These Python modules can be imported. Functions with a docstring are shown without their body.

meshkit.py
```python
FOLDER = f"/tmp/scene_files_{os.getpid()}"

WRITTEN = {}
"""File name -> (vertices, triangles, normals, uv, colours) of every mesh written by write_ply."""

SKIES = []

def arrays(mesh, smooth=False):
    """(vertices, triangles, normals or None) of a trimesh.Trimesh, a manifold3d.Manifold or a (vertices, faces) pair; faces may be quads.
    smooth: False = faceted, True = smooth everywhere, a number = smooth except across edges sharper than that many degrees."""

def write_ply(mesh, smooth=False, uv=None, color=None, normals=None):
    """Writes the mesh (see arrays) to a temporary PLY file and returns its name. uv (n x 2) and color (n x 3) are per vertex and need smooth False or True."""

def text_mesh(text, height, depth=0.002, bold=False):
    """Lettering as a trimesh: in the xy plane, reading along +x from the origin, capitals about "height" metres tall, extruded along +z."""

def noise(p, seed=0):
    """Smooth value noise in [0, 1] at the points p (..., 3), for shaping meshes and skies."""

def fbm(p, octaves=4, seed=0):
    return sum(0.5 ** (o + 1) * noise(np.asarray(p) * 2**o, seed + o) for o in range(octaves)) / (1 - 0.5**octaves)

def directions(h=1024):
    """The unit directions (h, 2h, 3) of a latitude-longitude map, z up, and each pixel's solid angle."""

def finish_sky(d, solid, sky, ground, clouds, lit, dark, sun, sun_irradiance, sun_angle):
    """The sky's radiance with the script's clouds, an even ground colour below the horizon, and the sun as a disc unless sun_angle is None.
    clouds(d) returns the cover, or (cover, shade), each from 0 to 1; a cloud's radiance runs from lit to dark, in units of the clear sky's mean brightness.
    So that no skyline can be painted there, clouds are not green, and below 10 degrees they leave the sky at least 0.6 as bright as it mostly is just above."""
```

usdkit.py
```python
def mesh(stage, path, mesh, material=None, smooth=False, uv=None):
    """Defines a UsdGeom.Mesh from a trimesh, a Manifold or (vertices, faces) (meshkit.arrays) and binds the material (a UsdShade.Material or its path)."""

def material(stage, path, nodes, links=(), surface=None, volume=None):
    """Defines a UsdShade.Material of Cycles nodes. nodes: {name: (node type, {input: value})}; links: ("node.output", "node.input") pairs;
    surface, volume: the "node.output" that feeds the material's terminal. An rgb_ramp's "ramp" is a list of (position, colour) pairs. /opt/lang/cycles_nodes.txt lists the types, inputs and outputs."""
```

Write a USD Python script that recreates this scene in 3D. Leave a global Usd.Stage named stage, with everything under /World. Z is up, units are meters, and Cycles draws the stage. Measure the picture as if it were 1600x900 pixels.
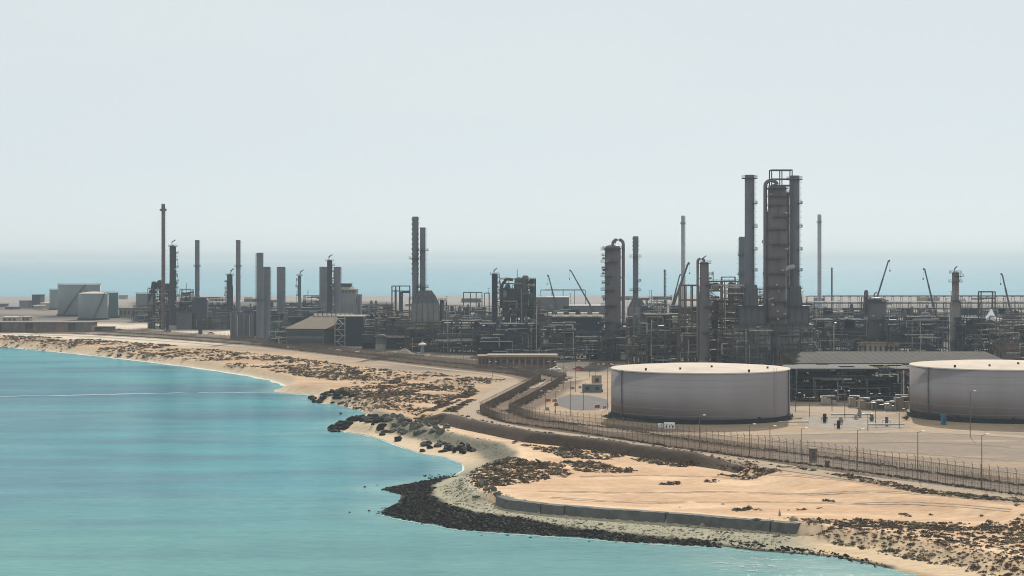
import math, random
import numpy as np
import usdkit, meshkit
from pxr import Usd, UsdGeom, UsdLux, UsdShade, Gf, Sdf, Vt

stage = Usd.Stage.CreateInMemory()
UsdGeom.SetStageUpAxis(stage, UsdGeom.Tokens.z)
UsdGeom.SetStageMetersPerUnit(stage, 1.0)
UsdGeom.Xform.Define(stage, '/World')
UsdGeom.Scope.Define(stage, '/World/Looks')

# ---------------------------------------------------------------- camera, sky, sun, exposure
F, HY, CH = 3000.0, 405.0, 60.0          # focal length and horizon row in photo pixels (1600 x 900), camera height
cam = UsdGeom.Camera.Define(stage, '/World/camera')
cam.CreateHorizontalApertureAttr(36.0)
cam.CreateVerticalApertureAttr(20.25)
cam.CreateFocalLengthAttr(F * 36.0 / 1600)
cam.CreateVerticalApertureOffsetAttr(-45 * 36.0 / 1600)
cam.CreateClippingRangeAttr(Gf.Vec2f(1.0, 200000.0))
cam.CreateExposureAttr(EXPO := 0.1)
cx = UsdGeom.Xformable(cam)
cx.AddTranslateOp().Set(Gf.Vec3d(0, 0, CH))
cx.AddRotateXOp().Set(90.0)

SUN_AZ, SUN_EL = math.radians(9.5), math.radians(30)
sun_dir = np.array([math.sin(SUN_AZ) * math.cos(SUN_EL), math.cos(SUN_AZ) * math.cos(SUN_EL), math.sin(SUN_EL)])
sky = UsdLux.DomeLight.Define(stage, '/World/sky')
sky.GetPrim().SetCustomDataByKey('kind', 'structure')
skym = usdkit.material(stage, '/World/Looks/sky_air', {
    's': ('sky_texture', {'sky_type': 'single_scattering', 'sun_disc': False, 'sun_elevation': SUN_EL, 'sun_rotation': SUN_AZ,
                          'altitude': 60.0, 'air_density': 0.5, 'aerosol_density': 0.3, 'ozone_density': 3.0}),
    'g': ('texture_coordinate', {}), 'm': ('mapping', {'scale': (1.0, 1.0, 5.0)}), 'n': ('noise_texture', {'scale': 1.6, 'detail': 5, 'roughness': 0.55}),
    'f': ('map_range', {'from_min': 0.3, 'from_max': 0.7, 'to_min': 0.76, 'to_max': 0.92, 'clamp': True}),
    'c': ('color', {'value': (10.3, 11.15, 11.25)}), 'x': ('mix', {}),
    'b': ('background_shader', {'strength': 0.0685})},
    [('g.generated', 'm.vector'), ('m.vector', 'n.vector'), ('n.fac', 'f.value'), ('f.result', 'x.fac'), ('s.color', 'x.color1'), ('c.color', 'x.color2'), ('x.color', 'b.color')], surface='b.background')
UsdShade.MaterialBindingAPI.Apply(sky.GetPrim()).Bind(skym)
sun = UsdLux.DistantLight.Define(stage, '/World/sun')
sun.CreateNormalizeAttr(True); sun.CreateIntensityAttr(1.15); sun.CreateAngleAttr(0.55); sun.CreateColorAttr(Gf.Vec3f(1.0, 0.93, 0.83))
UsdGeom.Xformable(sun).AddOrientOp().Set(Gf.Quatf(Gf.Rotation(Gf.Vec3d(0, 0, 1), Gf.Vec3d(*map(float, sun_dir))).GetQuat()))

# ---------------------------------------------------------------- materials
def mat(name, col, rough=0.7, var=0.18, scale=0.25, metal=0.0, col2=None, bump=0.0, bscale=2.0, detail=5, stretch=None, obj=False, spec=0.15):
    """A weathered paint, metal, concrete or earth: two tones mixed by noise."""
    c2 = col2 or tuple(c * (1 - var) for c in col)
    c1 = tuple(min(1, c * (1 + var * 0.6)) for c in col)
    n = {'g': ('texture_coordinate', {}), 'm': ('mapping', {'scale': stretch or (1, 1, 1)}),
         'n': ('noise_texture', {'scale': scale, 'detail': detail, 'roughness': 0.62}),
         'r': ('rgb_ramp', {'ramp': [(0.32, c2), (0.68, c1)]}),
         'p': ('principled_bsdf', {'roughness': rough, 'metallic': metal, 'specular_ior_level': spec})}
    l = [('g.object', 'm.vector'), ('m.vector', 'n.vector'), ('n.fac', 'r.fac'), ('r.color', 'p.base_color')]
    if bump:
        n['bn'] = ('noise_texture', {'scale': bscale, 'detail': 4})
        n['bu'] = ('bump', {'strength': 0.6, 'distance': bump})
        l += [('m.vector', 'bn.vector'), ('bn.fac', 'bu.height'), ('bu.normal', 'p.normal')]
    return usdkit.material(stage, '/World/Looks/' + name, n, l, surface='p.BSDF')

# ---------------------------------------------------------------- prims
_used = {}
def numbered(parent, name):
    k = (parent, name); i = _used.get(k, 0); _used[k] = i + 1
    return f'{parent}/{name}' if i == 0 else f'{parent}/{name}_{i:03d}'

def tags(prim, label=None, cat=None, group=None, kind=None):
    for k, v in (('label', label), ('category', cat), ('group', group), ('kind', kind)):
        if v: prim.SetCustomDataByKey(k, v)
    return prim

class MB:
    """Collects boxes, bars, tubes and lathes into one mesh."""
    def __init__(s): s.v, s.f, s.n = [], [], 0
    def add(s, v, f):
        v = np.asarray(v, float); s.v.append(v); s.f.append(np.asarray(f, int) + s.n); s.n += len(v); return s
    def get(s): return np.vstack(s.v), np.vstack(s.f)
    BOXF = np.array([[0,2,1],[0,3,2],[4,5,6],[4,6,7],[0,1,5],[0,5,4],[1,2,6],[1,6,5],[2,3,7],[2,7,6],[3,0,4],[3,4,7]])
    def box(s, x0, x1, y0, y1, z0, z1):
        return s.add([[x0,y0,z0],[x1,y0,z0],[x1,y1,z0],[x0,y1,z0],[x0,y0,z1],[x1,y0,z1],[x1,y1,z1],[x0,y1,z1]], s.BOXF)
    def cbox(s, x, y, z, w, d, h, rot=0.0):
        v = np.array([[-1,-1,0],[1,-1,0],[1,1,0],[-1,1,0],[-1,-1,2],[1,-1,2],[1,1,2],[-1,1,2]], float) * [w/2, d/2, h/2]
        if rot: c, q = math.cos(rot), math.sin(rot); v = v @ np.array([[c, q, 0], [-q, c, 0], [0, 0, 1]])
        return s.add(v + [x, y, z], s.BOXF)
    def bar(s, a, b, w, d=None):
        """A square bar from a to b."""
        a, b = np.asarray(a, float), np.asarray(b, float); d = d or w; t = b - a; t /= np.linalg.norm(t) + 1e-9
        u = np.cross(t, [0, 0, 1.0]) if abs(t[2]) < 0.95 else np.cross(t, [0, 1.0, 0]); u /= np.linalg.norm(u); w2 = np.cross(u, t)
        q = [(-1,-1),(1,-1),(1,1),(-1,1)]
        return s.add([a + u*i*w/2 + w2*j*d/2 for i, j in q] + [b + u*i*w/2 + w2*j*d/2 for i, j in q], s.BOXF)
    def tube(s, pts, r, n=8, cap=True):
        """A round tube along points; r one radius or one per point."""
        P = np.asarray(pts, float); R = np.full(len(P), r) if np.ndim(r) == 0 else np.asarray(r, float)
        T = np.gradient(P, axis=0) if len(P) > 2 else np.array([P[1] - P[0]] * 2)
        T /= np.linalg.norm(T, axis=1, keepdims=True) + 1e-9
        ref = np.array([0, 0, 1.0]) if np.mean(np.abs(T[:, 2])) < 0.8 else np.array([0, 1.0, 0])
        if len(P) > 2 and abs(np.dot(np.cross(P[1]-P[0], P[-1]-P[-2]), np.cross(P[1]-P[0], P[-1]-P[-2]))) > 1e-6:
            ref = np.cross(P[1]-P[0], P[-1]-P[-2]); ref /= np.linalg.norm(ref)
        U = ref - T * (T @ ref)[:, None]; U /= np.linalg.norm(U, axis=1, keepdims=True) + 1e-9
        W = np.cross(T, U); a = np.arange(n) / n * 2 * math.pi
        v = (P[:, None] + R[:, None, None] * (np.cos(a)[None, :, None] * U[:, None] + np.sin(a)[None, :, None] * W[:, None])).reshape(-1, 3)
        f = []
        for i in range(len(P) - 1):
            for j in range(n):
                k = (j + 1) % n; f += [[i*n+j, i*n+k, (i+1)*n+k], [i*n+j, (i+1)*n+k, (i+1)*n+j]]
        if cap:
            f += [[0, k + 1, k] for k in range(1, n - 1)]; o = (len(P) - 1) * n; f += [[o, o + k, o + k + 1] for k in range(1, n - 1)]
        return s.add(v, f)
    def lathe(s, prof, n=24, x=0.0, y=0.0):
        """prof: (radius, z) from bottom to top."""
        a = np.arange(n) / n * 2 * math.pi; p = np.asarray(prof, float)
        v = np.stack([p[:, 0, None] * np.cos(a) + x, p[:, 0, None] * np.sin(a) + y, np.repeat(p[:, 1, None], n, 1)], -1).reshape(-1, 3)
        f = []
        for i in range(len(p) - 1):
            for j in range(n):
                k = (j + 1) % n; f += [[i*n+j, i*n+k, (i+1)*n+k], [i*n+j, (i+1)*n+k, (i+1)*n+j]]
        f += [[0, k + 1, k] for k in range(1, n - 1)]; o = (len(p) - 1) * n; f += [[o, o + k, o + k + 1] for k in range(1, n - 1)]
        return s.add(v, f)

def obj(name, mb, material, parent='/World', smooth=False, **t):
    """One Mesh prim."""
    parent = parent if isinstance(parent, str) else str(parent.GetPath())
    m = usdkit.mesh(stage, numbered(parent, name), mb.get() if isinstance(mb, MB) else mb, material, smooth)
    return tags(m.GetPrim(), **t)

def thing(name, label, cat, x, y, z, rot=0.0, group=None):
    """An Xform at the thing's base whose children are its parts."""
    xf = UsdGeom.Xform.Define(stage, numbered('/World', name))
    xf.AddTranslateOp().Set(Gf.Vec3d(float(x), float(y), float(z)))
    if rot: xf.AddRotateZOp().Set(math.degrees(rot))
    return tags(xf.GetPrim(), label, cat, group)

def copy(root, x, y, z, rot=0.0, label=None, group=None, sc=1.0, name=None):
    was = root.GetCustomData()
    r = thing(name or root.GetName(), label or was['label'], was['category'], x, y, z, rot, group or was.get('group'))
    if sc != 1.0: UsdGeom.Xformable(r).AddScaleOp().Set(Gf.Vec3f(sc, sc, sc))
    r.GetReferences().AddInternalReference(root.GetPath()); r.SetInstanceable(True)
    return r

# ---------------------------------------------------------------- the lie of the land
GZ = 5.2                                  # level of the plant; the sand terrace is at 3.2, the sea at 0
def at(px, py, z=GZ):
    """Where the ray through a photo pixel meets the level z."""
    y = (CH - z) * F / (py - HY)
    return np.array([(px - 800) / F * y, y])
def line(pts, z): return np.array([at(px, py, z) for px, py in pts])

SHORE = [(-900,492),(-500,511),(-200,526),(0,541),(100,550),(200,561),(300,573),(380,585),(425,594),(446,602),(440,607),(424,611),(440,613),(490,616),(490,627),(505,631),(520,630),(538,635),(560,641),(574,646),(568,652),(540,658),(521,668),(535,674),(568,678),(600,687),(627,698),(662,709),(697,714),(722,724),(722,735),(706,744),
    (668,750),(612,759),(598,764),(627,773),(624,784),(592,800),(618,808),(680,819),(715,826),(785,831),(890,838),(960,844),(1055,850),(1130,854),(1180,861),(1240,865),(1300,869),(1375,885),(1425,896),(1460,903),(1600,950),(1850,1050),(2600,1400),(3200,1400),(3200,700),(2600,462),(1600,462),(800,463),(300,463),(0,464),(-400,466),(-900,470)]
SHORE = line(SHORE, 0.0)
TERR = line([(-900,487),(-500,504),(-200,517),(0,532),(100,540),(200,551),(300,563),(400,575),(450,587),(480,603),(505,614),(530,618),(560,628),(600,645),(640,660),(680,671),(735,683),(785,693),(808,707),(803,716),(780,722),(755,730),(742,740),(737,752),(748,765),(777,775),(792,781),(855,789),(960,797),(1080,805),(1155,812),(1205,815),(1260,820),(1330,824),(1400,832),(1500,850),(1600,872),(1750,910),(2600,1150),(3200,1150),(3200,690),(2500,466),(-900,472)], 3.2)
PLANT = line([(-900,483),(-500,497),(-200,511),(0,525),(142,533),(300,543),(440,555),(600,580),(700,593),(745,604),(720,620),(652,649),(700,651),(735,660),(785,670),(835,680),(885,685),(960,694.5),(990,699),(1065,710),(1140,721),(1200,735),(1285,746),(1400,766),(1600,793),(2000,860),(2600,950),(3200,950),(3200,685),(2450,467),(-900,473)], 5.2)

def sdist(P, poly):
    """Signed distance to a closed outline, positive inside."""
    P = np.asarray(P); best = np.full(len(P), 1e18); inside = np.zeros(len(P), bool)
    x, y = P[:, 0], P[:, 1]
    for a, b in zip(poly, np.roll(poly, -1, 0)):
        d = b - a; t = np.clip(((x - a[0]) * d[0] + (y - a[1]) * d[1]) / (d @ d + 1e-12), 0, 1)
        best = np.minimum(best, (x - a[0] - t * d[0]) ** 2 + (y - a[1] - t * d[1]) ** 2)
        c = (a[1] > y) != (b[1] > y)
        inside ^= c & (x < d[0] * (y - a[1]) / (d[1] if d[1] else 1e-12) + a[0])
    return np.sqrt(best) * np.where(inside, 1, -1)
def dline(P, pts):
    """Distance to an open polyline."""
    best = np.full(len(P), 1e18); x, y = P[:, 0], P[:, 1]
    for a, b in zip(pts[:-1], pts[1:]):
        d = b - a; t = np.clip(((x - a[0]) * d[0] + (y - a[1]) * d[1]) / (d @ d + 1e-12), 0, 1)
        best = np.minimum(best, (x - a[0] - t * d[0]) ** 2 + (y - a[1] - t * d[1]) ** 2)
    return np.sqrt(best)
def sm(a, b, x): t = np.clip((x - a) / (b - a), 0, 1); return t * t * (3 - 2 * t)
def vnoise(P, scale, seed=0):
    """Smooth 2-D value noise in 0..1 (three octaves)."""
    out = np.zeros(len(P)); amp, tot = 1.0, 0.0
    for o in range(3):
        q = P / scale * 2 ** o + 37.7 * (seed + o); i = np.floor(q).astype(np.int64); f = q - i; f = f * f * (3 - 2 * f)
        def h(ix, iy): n = (ix * 374761393 + iy * 668265263 + (seed * 7 + o) * 974711) & 0x7fffffff; n = ((n ^ (n >> 13)) * 1274126177) & 0x7fffffff; return ((n ^ (n >> 16)) & 0xffff) / 65535.0
        v = (h(i[:,0], i[:,1]) * (1 - f[:,0]) + h(i[:,0]+1, i[:,1]) * f[:,0]) * (1 - f[:,1]) + (h(i[:,0], i[:,1]+1) * (1 - f[:,0]) + h(i[:,0]+1, i[:,1]+1) * f[:,0]) * f[:,1]
        out += amp * v; tot += amp; amp *= 0.5
    return out / tot

WALL = line([(777,775),(792,781),(823,785),(855,789),(907,793),(960,797),(1020,801),(1080,805),(1155,812),(1205,815),(1245,819)], 3.2)
BANK = line([(652,649),(676,650),(700,651),(735,660),(785,670),(835,680),(885,685),(960,694.5),(990,699),(1065,710),(1140,721),(1168,727)], 5.2)
ROADC = line([(-300,505),(0,521),(142,526),(300,536),(440,548),(560,561),(640,571),(720,580),(775,586),(805,593)], GZ)
ROADR = line([(812,597),(795,605),(765,620),(742,636),(734,645),(745,655),(785,666),(835,674),(900,682),(960,690),(1050,704),(1130,715),(1200,727),(1285,740),(1400,755),(1600,779),(1800,806),(2200,858)], GZ)

def height(P):
    P = np.asarray(P, float); s = sdist(P, SHORE); a = sdist(P, TERR); b = sdist(P, PLANT)
    px = 800 + F * P[:, 0] / np.maximum(P[:, 1], 1); near = P[:, 1] < 900
    wd = dline(P, WALL); wz = wd < 6; ww = sm(9, 4, wd)
    h = np.where(s < 0, s * 0.05, np.minimum(s * 0.075, 1.05))
    wa = np.interp(px, [480, 560, 650, 720, 800, 850, 1230, 1290], [26, 14, 9, 7, 6, 5, 5, 9])
    ma = ww * sm(0.2, 1.5, a) + (1 - ww) * sm(-wa, 0.3, a)
    wb = np.interp(px, [560, 650, 1140, 1200], [40, 4, 4, 16]); bz = dline(P, BANK) < 5
    mb = np.where(bz, sm(0.2, 2.2, b), sm(-wb, 0.2, b))
    g = sm(0.0, 7.0, s); h = h + (3.2 - h) * ma * g; h = h + (5.2 - h) * mb * g
    n = vnoise(P, 9.0, 3) - 0.5; n2 = vnoise(P, 2.4, 5) - 0.5
    amp = np.clip(1 - sm(-8, -1.0, b), 0, 1) * sm(0.5, 6, s) * (1 - ww) * (~bz)
    steep = (4 * ma * (1 - ma) + 0.25) * amp
    return np.maximum(h + n * 1.0 * amp * 0.55 + n2 * steep * 0.8, -4.0)

def ground_z(x, y): return float(height(np.array([[x, y]]))[0])

def grid(us, ys):
    Y, U = np.meshgrid(ys, us, indexing='ij'); P = np.stack([(U * Y).ravel(), Y.ravel()], 1)
    nr, nc = Y.shape; i = np.arange(nr * nc).reshape(nr, nc)
    q = np.stack([i[:-1, :-1], i[:-1, 1:], i[1:, 1:], i[1:, :-1]], -1).reshape(-1, 4)
    return P, q
def sheet(name, P, z, q, material, col=None, smooth=True, **t):
    f = np.vstack([q[:, [0, 1, 2]], q[:, [0, 2, 3]]]); used = np.unique(f); re = np.zeros(len(P), int); re[used] = np.arange(len(used))
    m = usdkit.mesh(stage, numbered('/World', name), (np.column_stack([P, z])[used], re[f]), material, smooth)
    if col is not None:
        UsdGeom.PrimvarsAPI(m).CreatePrimvar('tint', Sdf.ValueTypeNames.Color3fArray, 'vertex').Set(Vt.Vec3fArray.FromNumpy(col[used].astype(np.float32)))
    return tags(m.GetPrim(), **t)

us = np.concatenate([np.linspace(-0.75, -0.285, 70)[:-1], np.linspace(-0.285, 0.285, 860), np.linspace(0.285, 0.75, 70)[1:]])
pys = np.concatenate([np.arange(459.0, 470, 1.0), np.arange(470, 520, 1.4), np.arange(520, 915, 1.5), np.arange(915, 1400, 12)])
ys = (CH - 3.5) * F / (pys - HY)
P, q = grid(us, ys)
s, a_, b_ = sdist(P, SHORE), sdist(P, TERR), sdist(P, PLANT)
Z = height(P)
pxl = 800 + F * P[:, 0] / P[:, 1]; pyl = HY + F * (CH - Z) / P[:, 1]

# colours of the ground itself: sand, wet sand, shingle, brown earth, grey yard
def mix(c, d, m): return c + (np.asarray(d) - c) * m[:, None]
n1, n2, n3 = vnoise(P, 60, 11), vnoise(P, 14, 12), vnoise(P * [0.35, 1.0], 7, 13)
col = np.tile(np.array([0.56, 0.41, 0.285]), (len(P), 1))
n4 = vnoise(P * [0.16, 1.0], 3.2, 15); col = mix(col, [0.68, 0.53, 0.385], sm(0.40, 0.70, n3) * 0.9); col = mix(col, [0.50, 0.355, 0.245], sm(0.52, 0.72, n4) * 0.55)
col = mix(col, [0.74, 0.61, 0.46], sm(9, 1, a_) * sm(-1, 1, a_) * (pxl > 640) * 0.7)
col = mix(col, [0.46, 0.325, 0.22], sm(0.55, 0.8, n2) * 0.6)
beach = sm(2.0, -10, a_) * (s > -6)
col = mix(col, [0.74, 0.62, 0.46], beach * 0.9 * (P[:, 1] < 2000))
col = mix(col, [0.72, 0.63, 0.50], sm(9, 1, s) * sm(-2, 0.5, s) * sm(790, 700, pxl) * 0.9)
col = mix(col, [0.40, 0.31, 0.21], sm(3.2, 0.5, s) * sm(1080, 1220, pxl) * 0.7)
shing = sm(0.5, -1.5, a_) * sm(625, 665, pxl) * sm(1300, 1220, pxl) * sm(580, 540, P[:, 1]) * sm(0.25, 0.5, vnoise(P, 5, 21) + 0.2)
col = mix(col, [0.40, 0.42, 0.34], shing * 0.95)
slope = np.exp(-((a_ + 4) / 4.5) ** 2) * sm(550, 620, pxl) * sm(818, 806, pxl) * (P[:, 1] > 530)
col = mix(col, [0.17, 0.185, 0.155], np.clip(slope * 1.6, 0, 1) * 0.95)
col = np.where(((a_ > -2) & (b_ < 0) & (P[:, 1] < 640))[:, None], col * [1.24, 1.23, 1.24], col)
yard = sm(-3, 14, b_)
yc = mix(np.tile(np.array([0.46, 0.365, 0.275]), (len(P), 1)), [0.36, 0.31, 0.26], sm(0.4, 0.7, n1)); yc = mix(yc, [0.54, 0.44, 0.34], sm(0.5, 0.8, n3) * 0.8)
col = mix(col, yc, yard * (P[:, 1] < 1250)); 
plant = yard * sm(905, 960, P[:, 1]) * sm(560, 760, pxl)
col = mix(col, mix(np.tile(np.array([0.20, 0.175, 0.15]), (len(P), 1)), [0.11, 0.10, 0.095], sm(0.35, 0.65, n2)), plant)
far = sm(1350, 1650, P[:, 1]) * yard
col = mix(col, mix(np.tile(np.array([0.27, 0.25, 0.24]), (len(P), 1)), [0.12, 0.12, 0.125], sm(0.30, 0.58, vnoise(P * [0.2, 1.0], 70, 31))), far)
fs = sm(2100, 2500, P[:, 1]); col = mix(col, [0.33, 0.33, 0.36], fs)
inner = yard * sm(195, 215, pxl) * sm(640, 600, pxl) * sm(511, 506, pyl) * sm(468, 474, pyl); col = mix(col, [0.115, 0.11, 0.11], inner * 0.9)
white_lot = yard * sm(0.22, 0.36, vnoise(P, 30, 41)) * sm(640, 560, pxl) * sm(503, 508, pyl) * sm(545, 535, pyl)
col = mix(col, [0.74, 0.70, 0.64], white_lot)
earth = np.zeros(len(P))
FENCE1 = line([(-300,504),(0,519),(142,522),(250,528),(400,539),(560,558),(700,573),(800,584),(845,594),(805,616),(750,645),(785,659),(885,672),(960,684),(1040,697),(1140,711),(1240,723),(1300,731),(1400,745),(1500,760),(1600,774),(1800,802)], GZ)
FENCE2 = line([(-300,499),(0,514),(142,517),(250,523),(400,533),(560,552),(700,567),(800,577),(885,592),(835,622),(795,643),(835,656),(910,664),(960,669),(1040,682),(1140,696),(1240,708),(1300,716),(1400,731),(1500,745),(1600,759),(1800,786)], GZ)
earth = np.maximum(sm(11, 6, dline(P, FENCE1)), sm(11, 6, dline(P, FENCE2))) * sm(0.15, 0.5, n2 + 0.15)
col = mix(col, [0.17, 0.125, 0.10], earth * 0.95)
dirt = sm(1150, 1250, pxl) * (b_ > 14) * sm(672, 679, pyl) * sm(0.22, 0.48, vnoise(P * [0.3, 1], 9, 51))
col = mix(col, [0.31, 0.275, 0.25], dirt * 0.9)
DARKZ = line([(708,742),(668,749),(612,758),(590,766),(620,776),(585,801),(618,811),(680,822),(785,836),(890,843),(960,849),(1055,855),(1180,866),(1300,874),(1400,893),(1400,884),(1300,866),(1180,856),(1055,842),(960,834),(885,825),(810,813),(747,806),(700,793),(676,776),(681,761)], 0.2)
dz = sdist(P, DARKZ); col = mix(col, [0.035, 0.04, 0.035], sm(-1.0, 1.2, dz + (n2 - .5) * 2))
col = col * [0.81, 0.735, 0.655]
keep = ~(Z[q] < -1.8).all(1)
sand = usdkit.material(stage, '/World/Looks/sand', {
    'a': ('attribute', {'attribute': 'tint'}), 'g': ('geometry', {}), 'm': ('mapping', {'scale': (0.5, 1.0, 1.0)}),
    'n': ('noise_texture', {'scale': 0.7, 'detail': 8, 'roughness': 0.7}), 'r': ('rgb_ramp', {'ramp': [(0.25, (0.72, 0.70, 0.67)), (0.6, (1.06, 1.05, 1.04))]}),
    'x': ('mix', {'mix_type': 'multiply', 'fac': 1.0}), 'bu': ('bump', {'strength': 0.7, 'distance': 0.25}),
    'p': ('principled_bsdf', {'roughness': 0.95, 'specular_ior_level': 0.05})},
    [('g.position', 'm.vector'), ('m.vector', 'n.vector'), ('n.fac', 'r.fac'), ('a.color', 'x.color1'), ('r.color', 'x.color2'), ('x.color', 'p.base_color'),
     ('n.fac', 'bu.height'), ('bu.normal', 'p.normal')], surface='p.BSDF')
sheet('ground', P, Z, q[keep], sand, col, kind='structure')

# ---------------------------------------------------------------- sea: one sheet to the horizon, shallow near the beach
us2 = np.concatenate([np.linspace(-1.2, -0.285, 25)[:-1], np.linspace(-0.285, 0.285, 380), np.linspace(0.285, 1.2, 25)[1:]])
pys2 = np.concatenate([[405 + 60 * F / 80000., 409.5, 413, 420, 430, 440, 450], np.arange(456, 520, 6), np.arange(520, 920, 2.5), np.arange(920, 1500, 25), [1900, 3000]])
P2, q2 = grid(us2, CH * F / (pys2 - HY)); s2 = -sdist(P2, SHORE)
keep2 = ~(s2[q2] < -25).all(1)
px2, py2 = 800 + F * P2[:, 0] / P2[:, 1], HY + F * CH / P2[:, 1]
wc = np.tile(np.array([0.075, 0.30, 0.325]), (len(P2), 1))
wc = mix(wc, [0.085, 0.37, 0.40], sm(120, 20, s2) * sm(620, 420, px2))
wc = mix(wc, [0.055, 0.205, 0.26], sm(0.45, 0.68, vnoise(P2 * [0.30, 1.0], 55, 61)))
wc = mix(wc, [0.12, 0.35, 0.34], sm(0.55, 0.75, vnoise(P2 * [0.35, 1.0], 38, 71)) * 0.8)
wc = mix(wc, [0.075, 0.235, 0.285], sm(0.50, 0.66, vnoise(P2 * [0.22, 1.0], 24, 64)) * sm(20, 60, s2) * 0.8)
wc = mix(wc, [0.22, 0.44, 0.43], sm(14, 1, s2) * 0.8)
wc = mix(wc, [0.62, 0.56, 0.45], sm(0.35, 0.6, vnoise(P2 * [0.3, 1], 26, 81)) * sm(34, 10, s2) * sm(950, 1120, px2) * (P2[:, 1] < 430))
wc = mix(wc, [0.11, 0.33, 0.28], sm(520, 380, P2[:, 1]) * 0.75)
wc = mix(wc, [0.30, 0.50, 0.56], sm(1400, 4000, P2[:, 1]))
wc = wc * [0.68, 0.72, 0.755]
water = usdkit.material(stage, '/World/Looks/sea_water', {
    'a': ('attribute', {'attribute': 'tint'}), 'g': ('geometry', {}), 'm': ('mapping', {'scale': (0.45, 1.0, 1.0)}), 'm2': ('mapping', {'scale': (0.25, 0.9, 1.0)}),
    'n': ('noise_texture', {'scale': 0.55, 'detail': 6, 'roughness': 0.65}), 'n2': ('noise_texture', {'scale': 0.055, 'detail': 9, 'roughness': 0.80}),
    'r': ('rgb_ramp', {'ramp': [(0.36, (0.66, 0.80, 0.86)), (0.64, (1.26, 1.17, 1.12))]}), 'x': ('mix', {'mix_type': 'multiply', 'fac': 1.0}),
    'bu': ('bump', {'strength': 0.42, 'distance': 0.3}), 'r3': ('rgb_ramp', {'ramp': [(0.36, (0.86, 0.89, 0.91)), (0.64, (1.14, 1.11, 1.09))]}), 'x3': ('mix', {'mix_type': 'multiply', 'fac': 1.0}), 'd': ('diffuse_bsdf', {}), 's': ('glossy_bsdf', {'color': (0.95, 0.97, 1.0), 'roughness': 0.09}),
    'f': ('fresnel', {'IOR': 1.33}), 'fm': ('map_range', {'from_min': 0.0, 'from_max': 1.0, 'to_min': 0.02, 'to_max': 0.24}), 'w': ('mix_closure', {})},
    [('g.position', 'm.vector'), ('g.position', 'm2.vector'), ('m.vector', 'n.vector'), ('m2.vector', 'n2.vector'), ('n2.fac', 'r.fac'), ('a.color', 'x.color1'), ('r.color', 'x.color2'),
     ('n.fac', 'r3.fac'), ('x.color', 'x3.color1'), ('r3.color', 'x3.color2'), ('x3.color', 'd.color'), ('n.fac', 'bu.height'), ('bu.normal', 's.normal'), ('f.fac', 'fm.value'), ('fm.result', 'w.fac'), ('d.BSDF', 'w.closure1'), ('s.BSDF', 'w.closure2')], surface='w.closure')
sheet('sea', P2, np.zeros(len(P2)), q2[keep2], water, wc, kind='structure')
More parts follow.
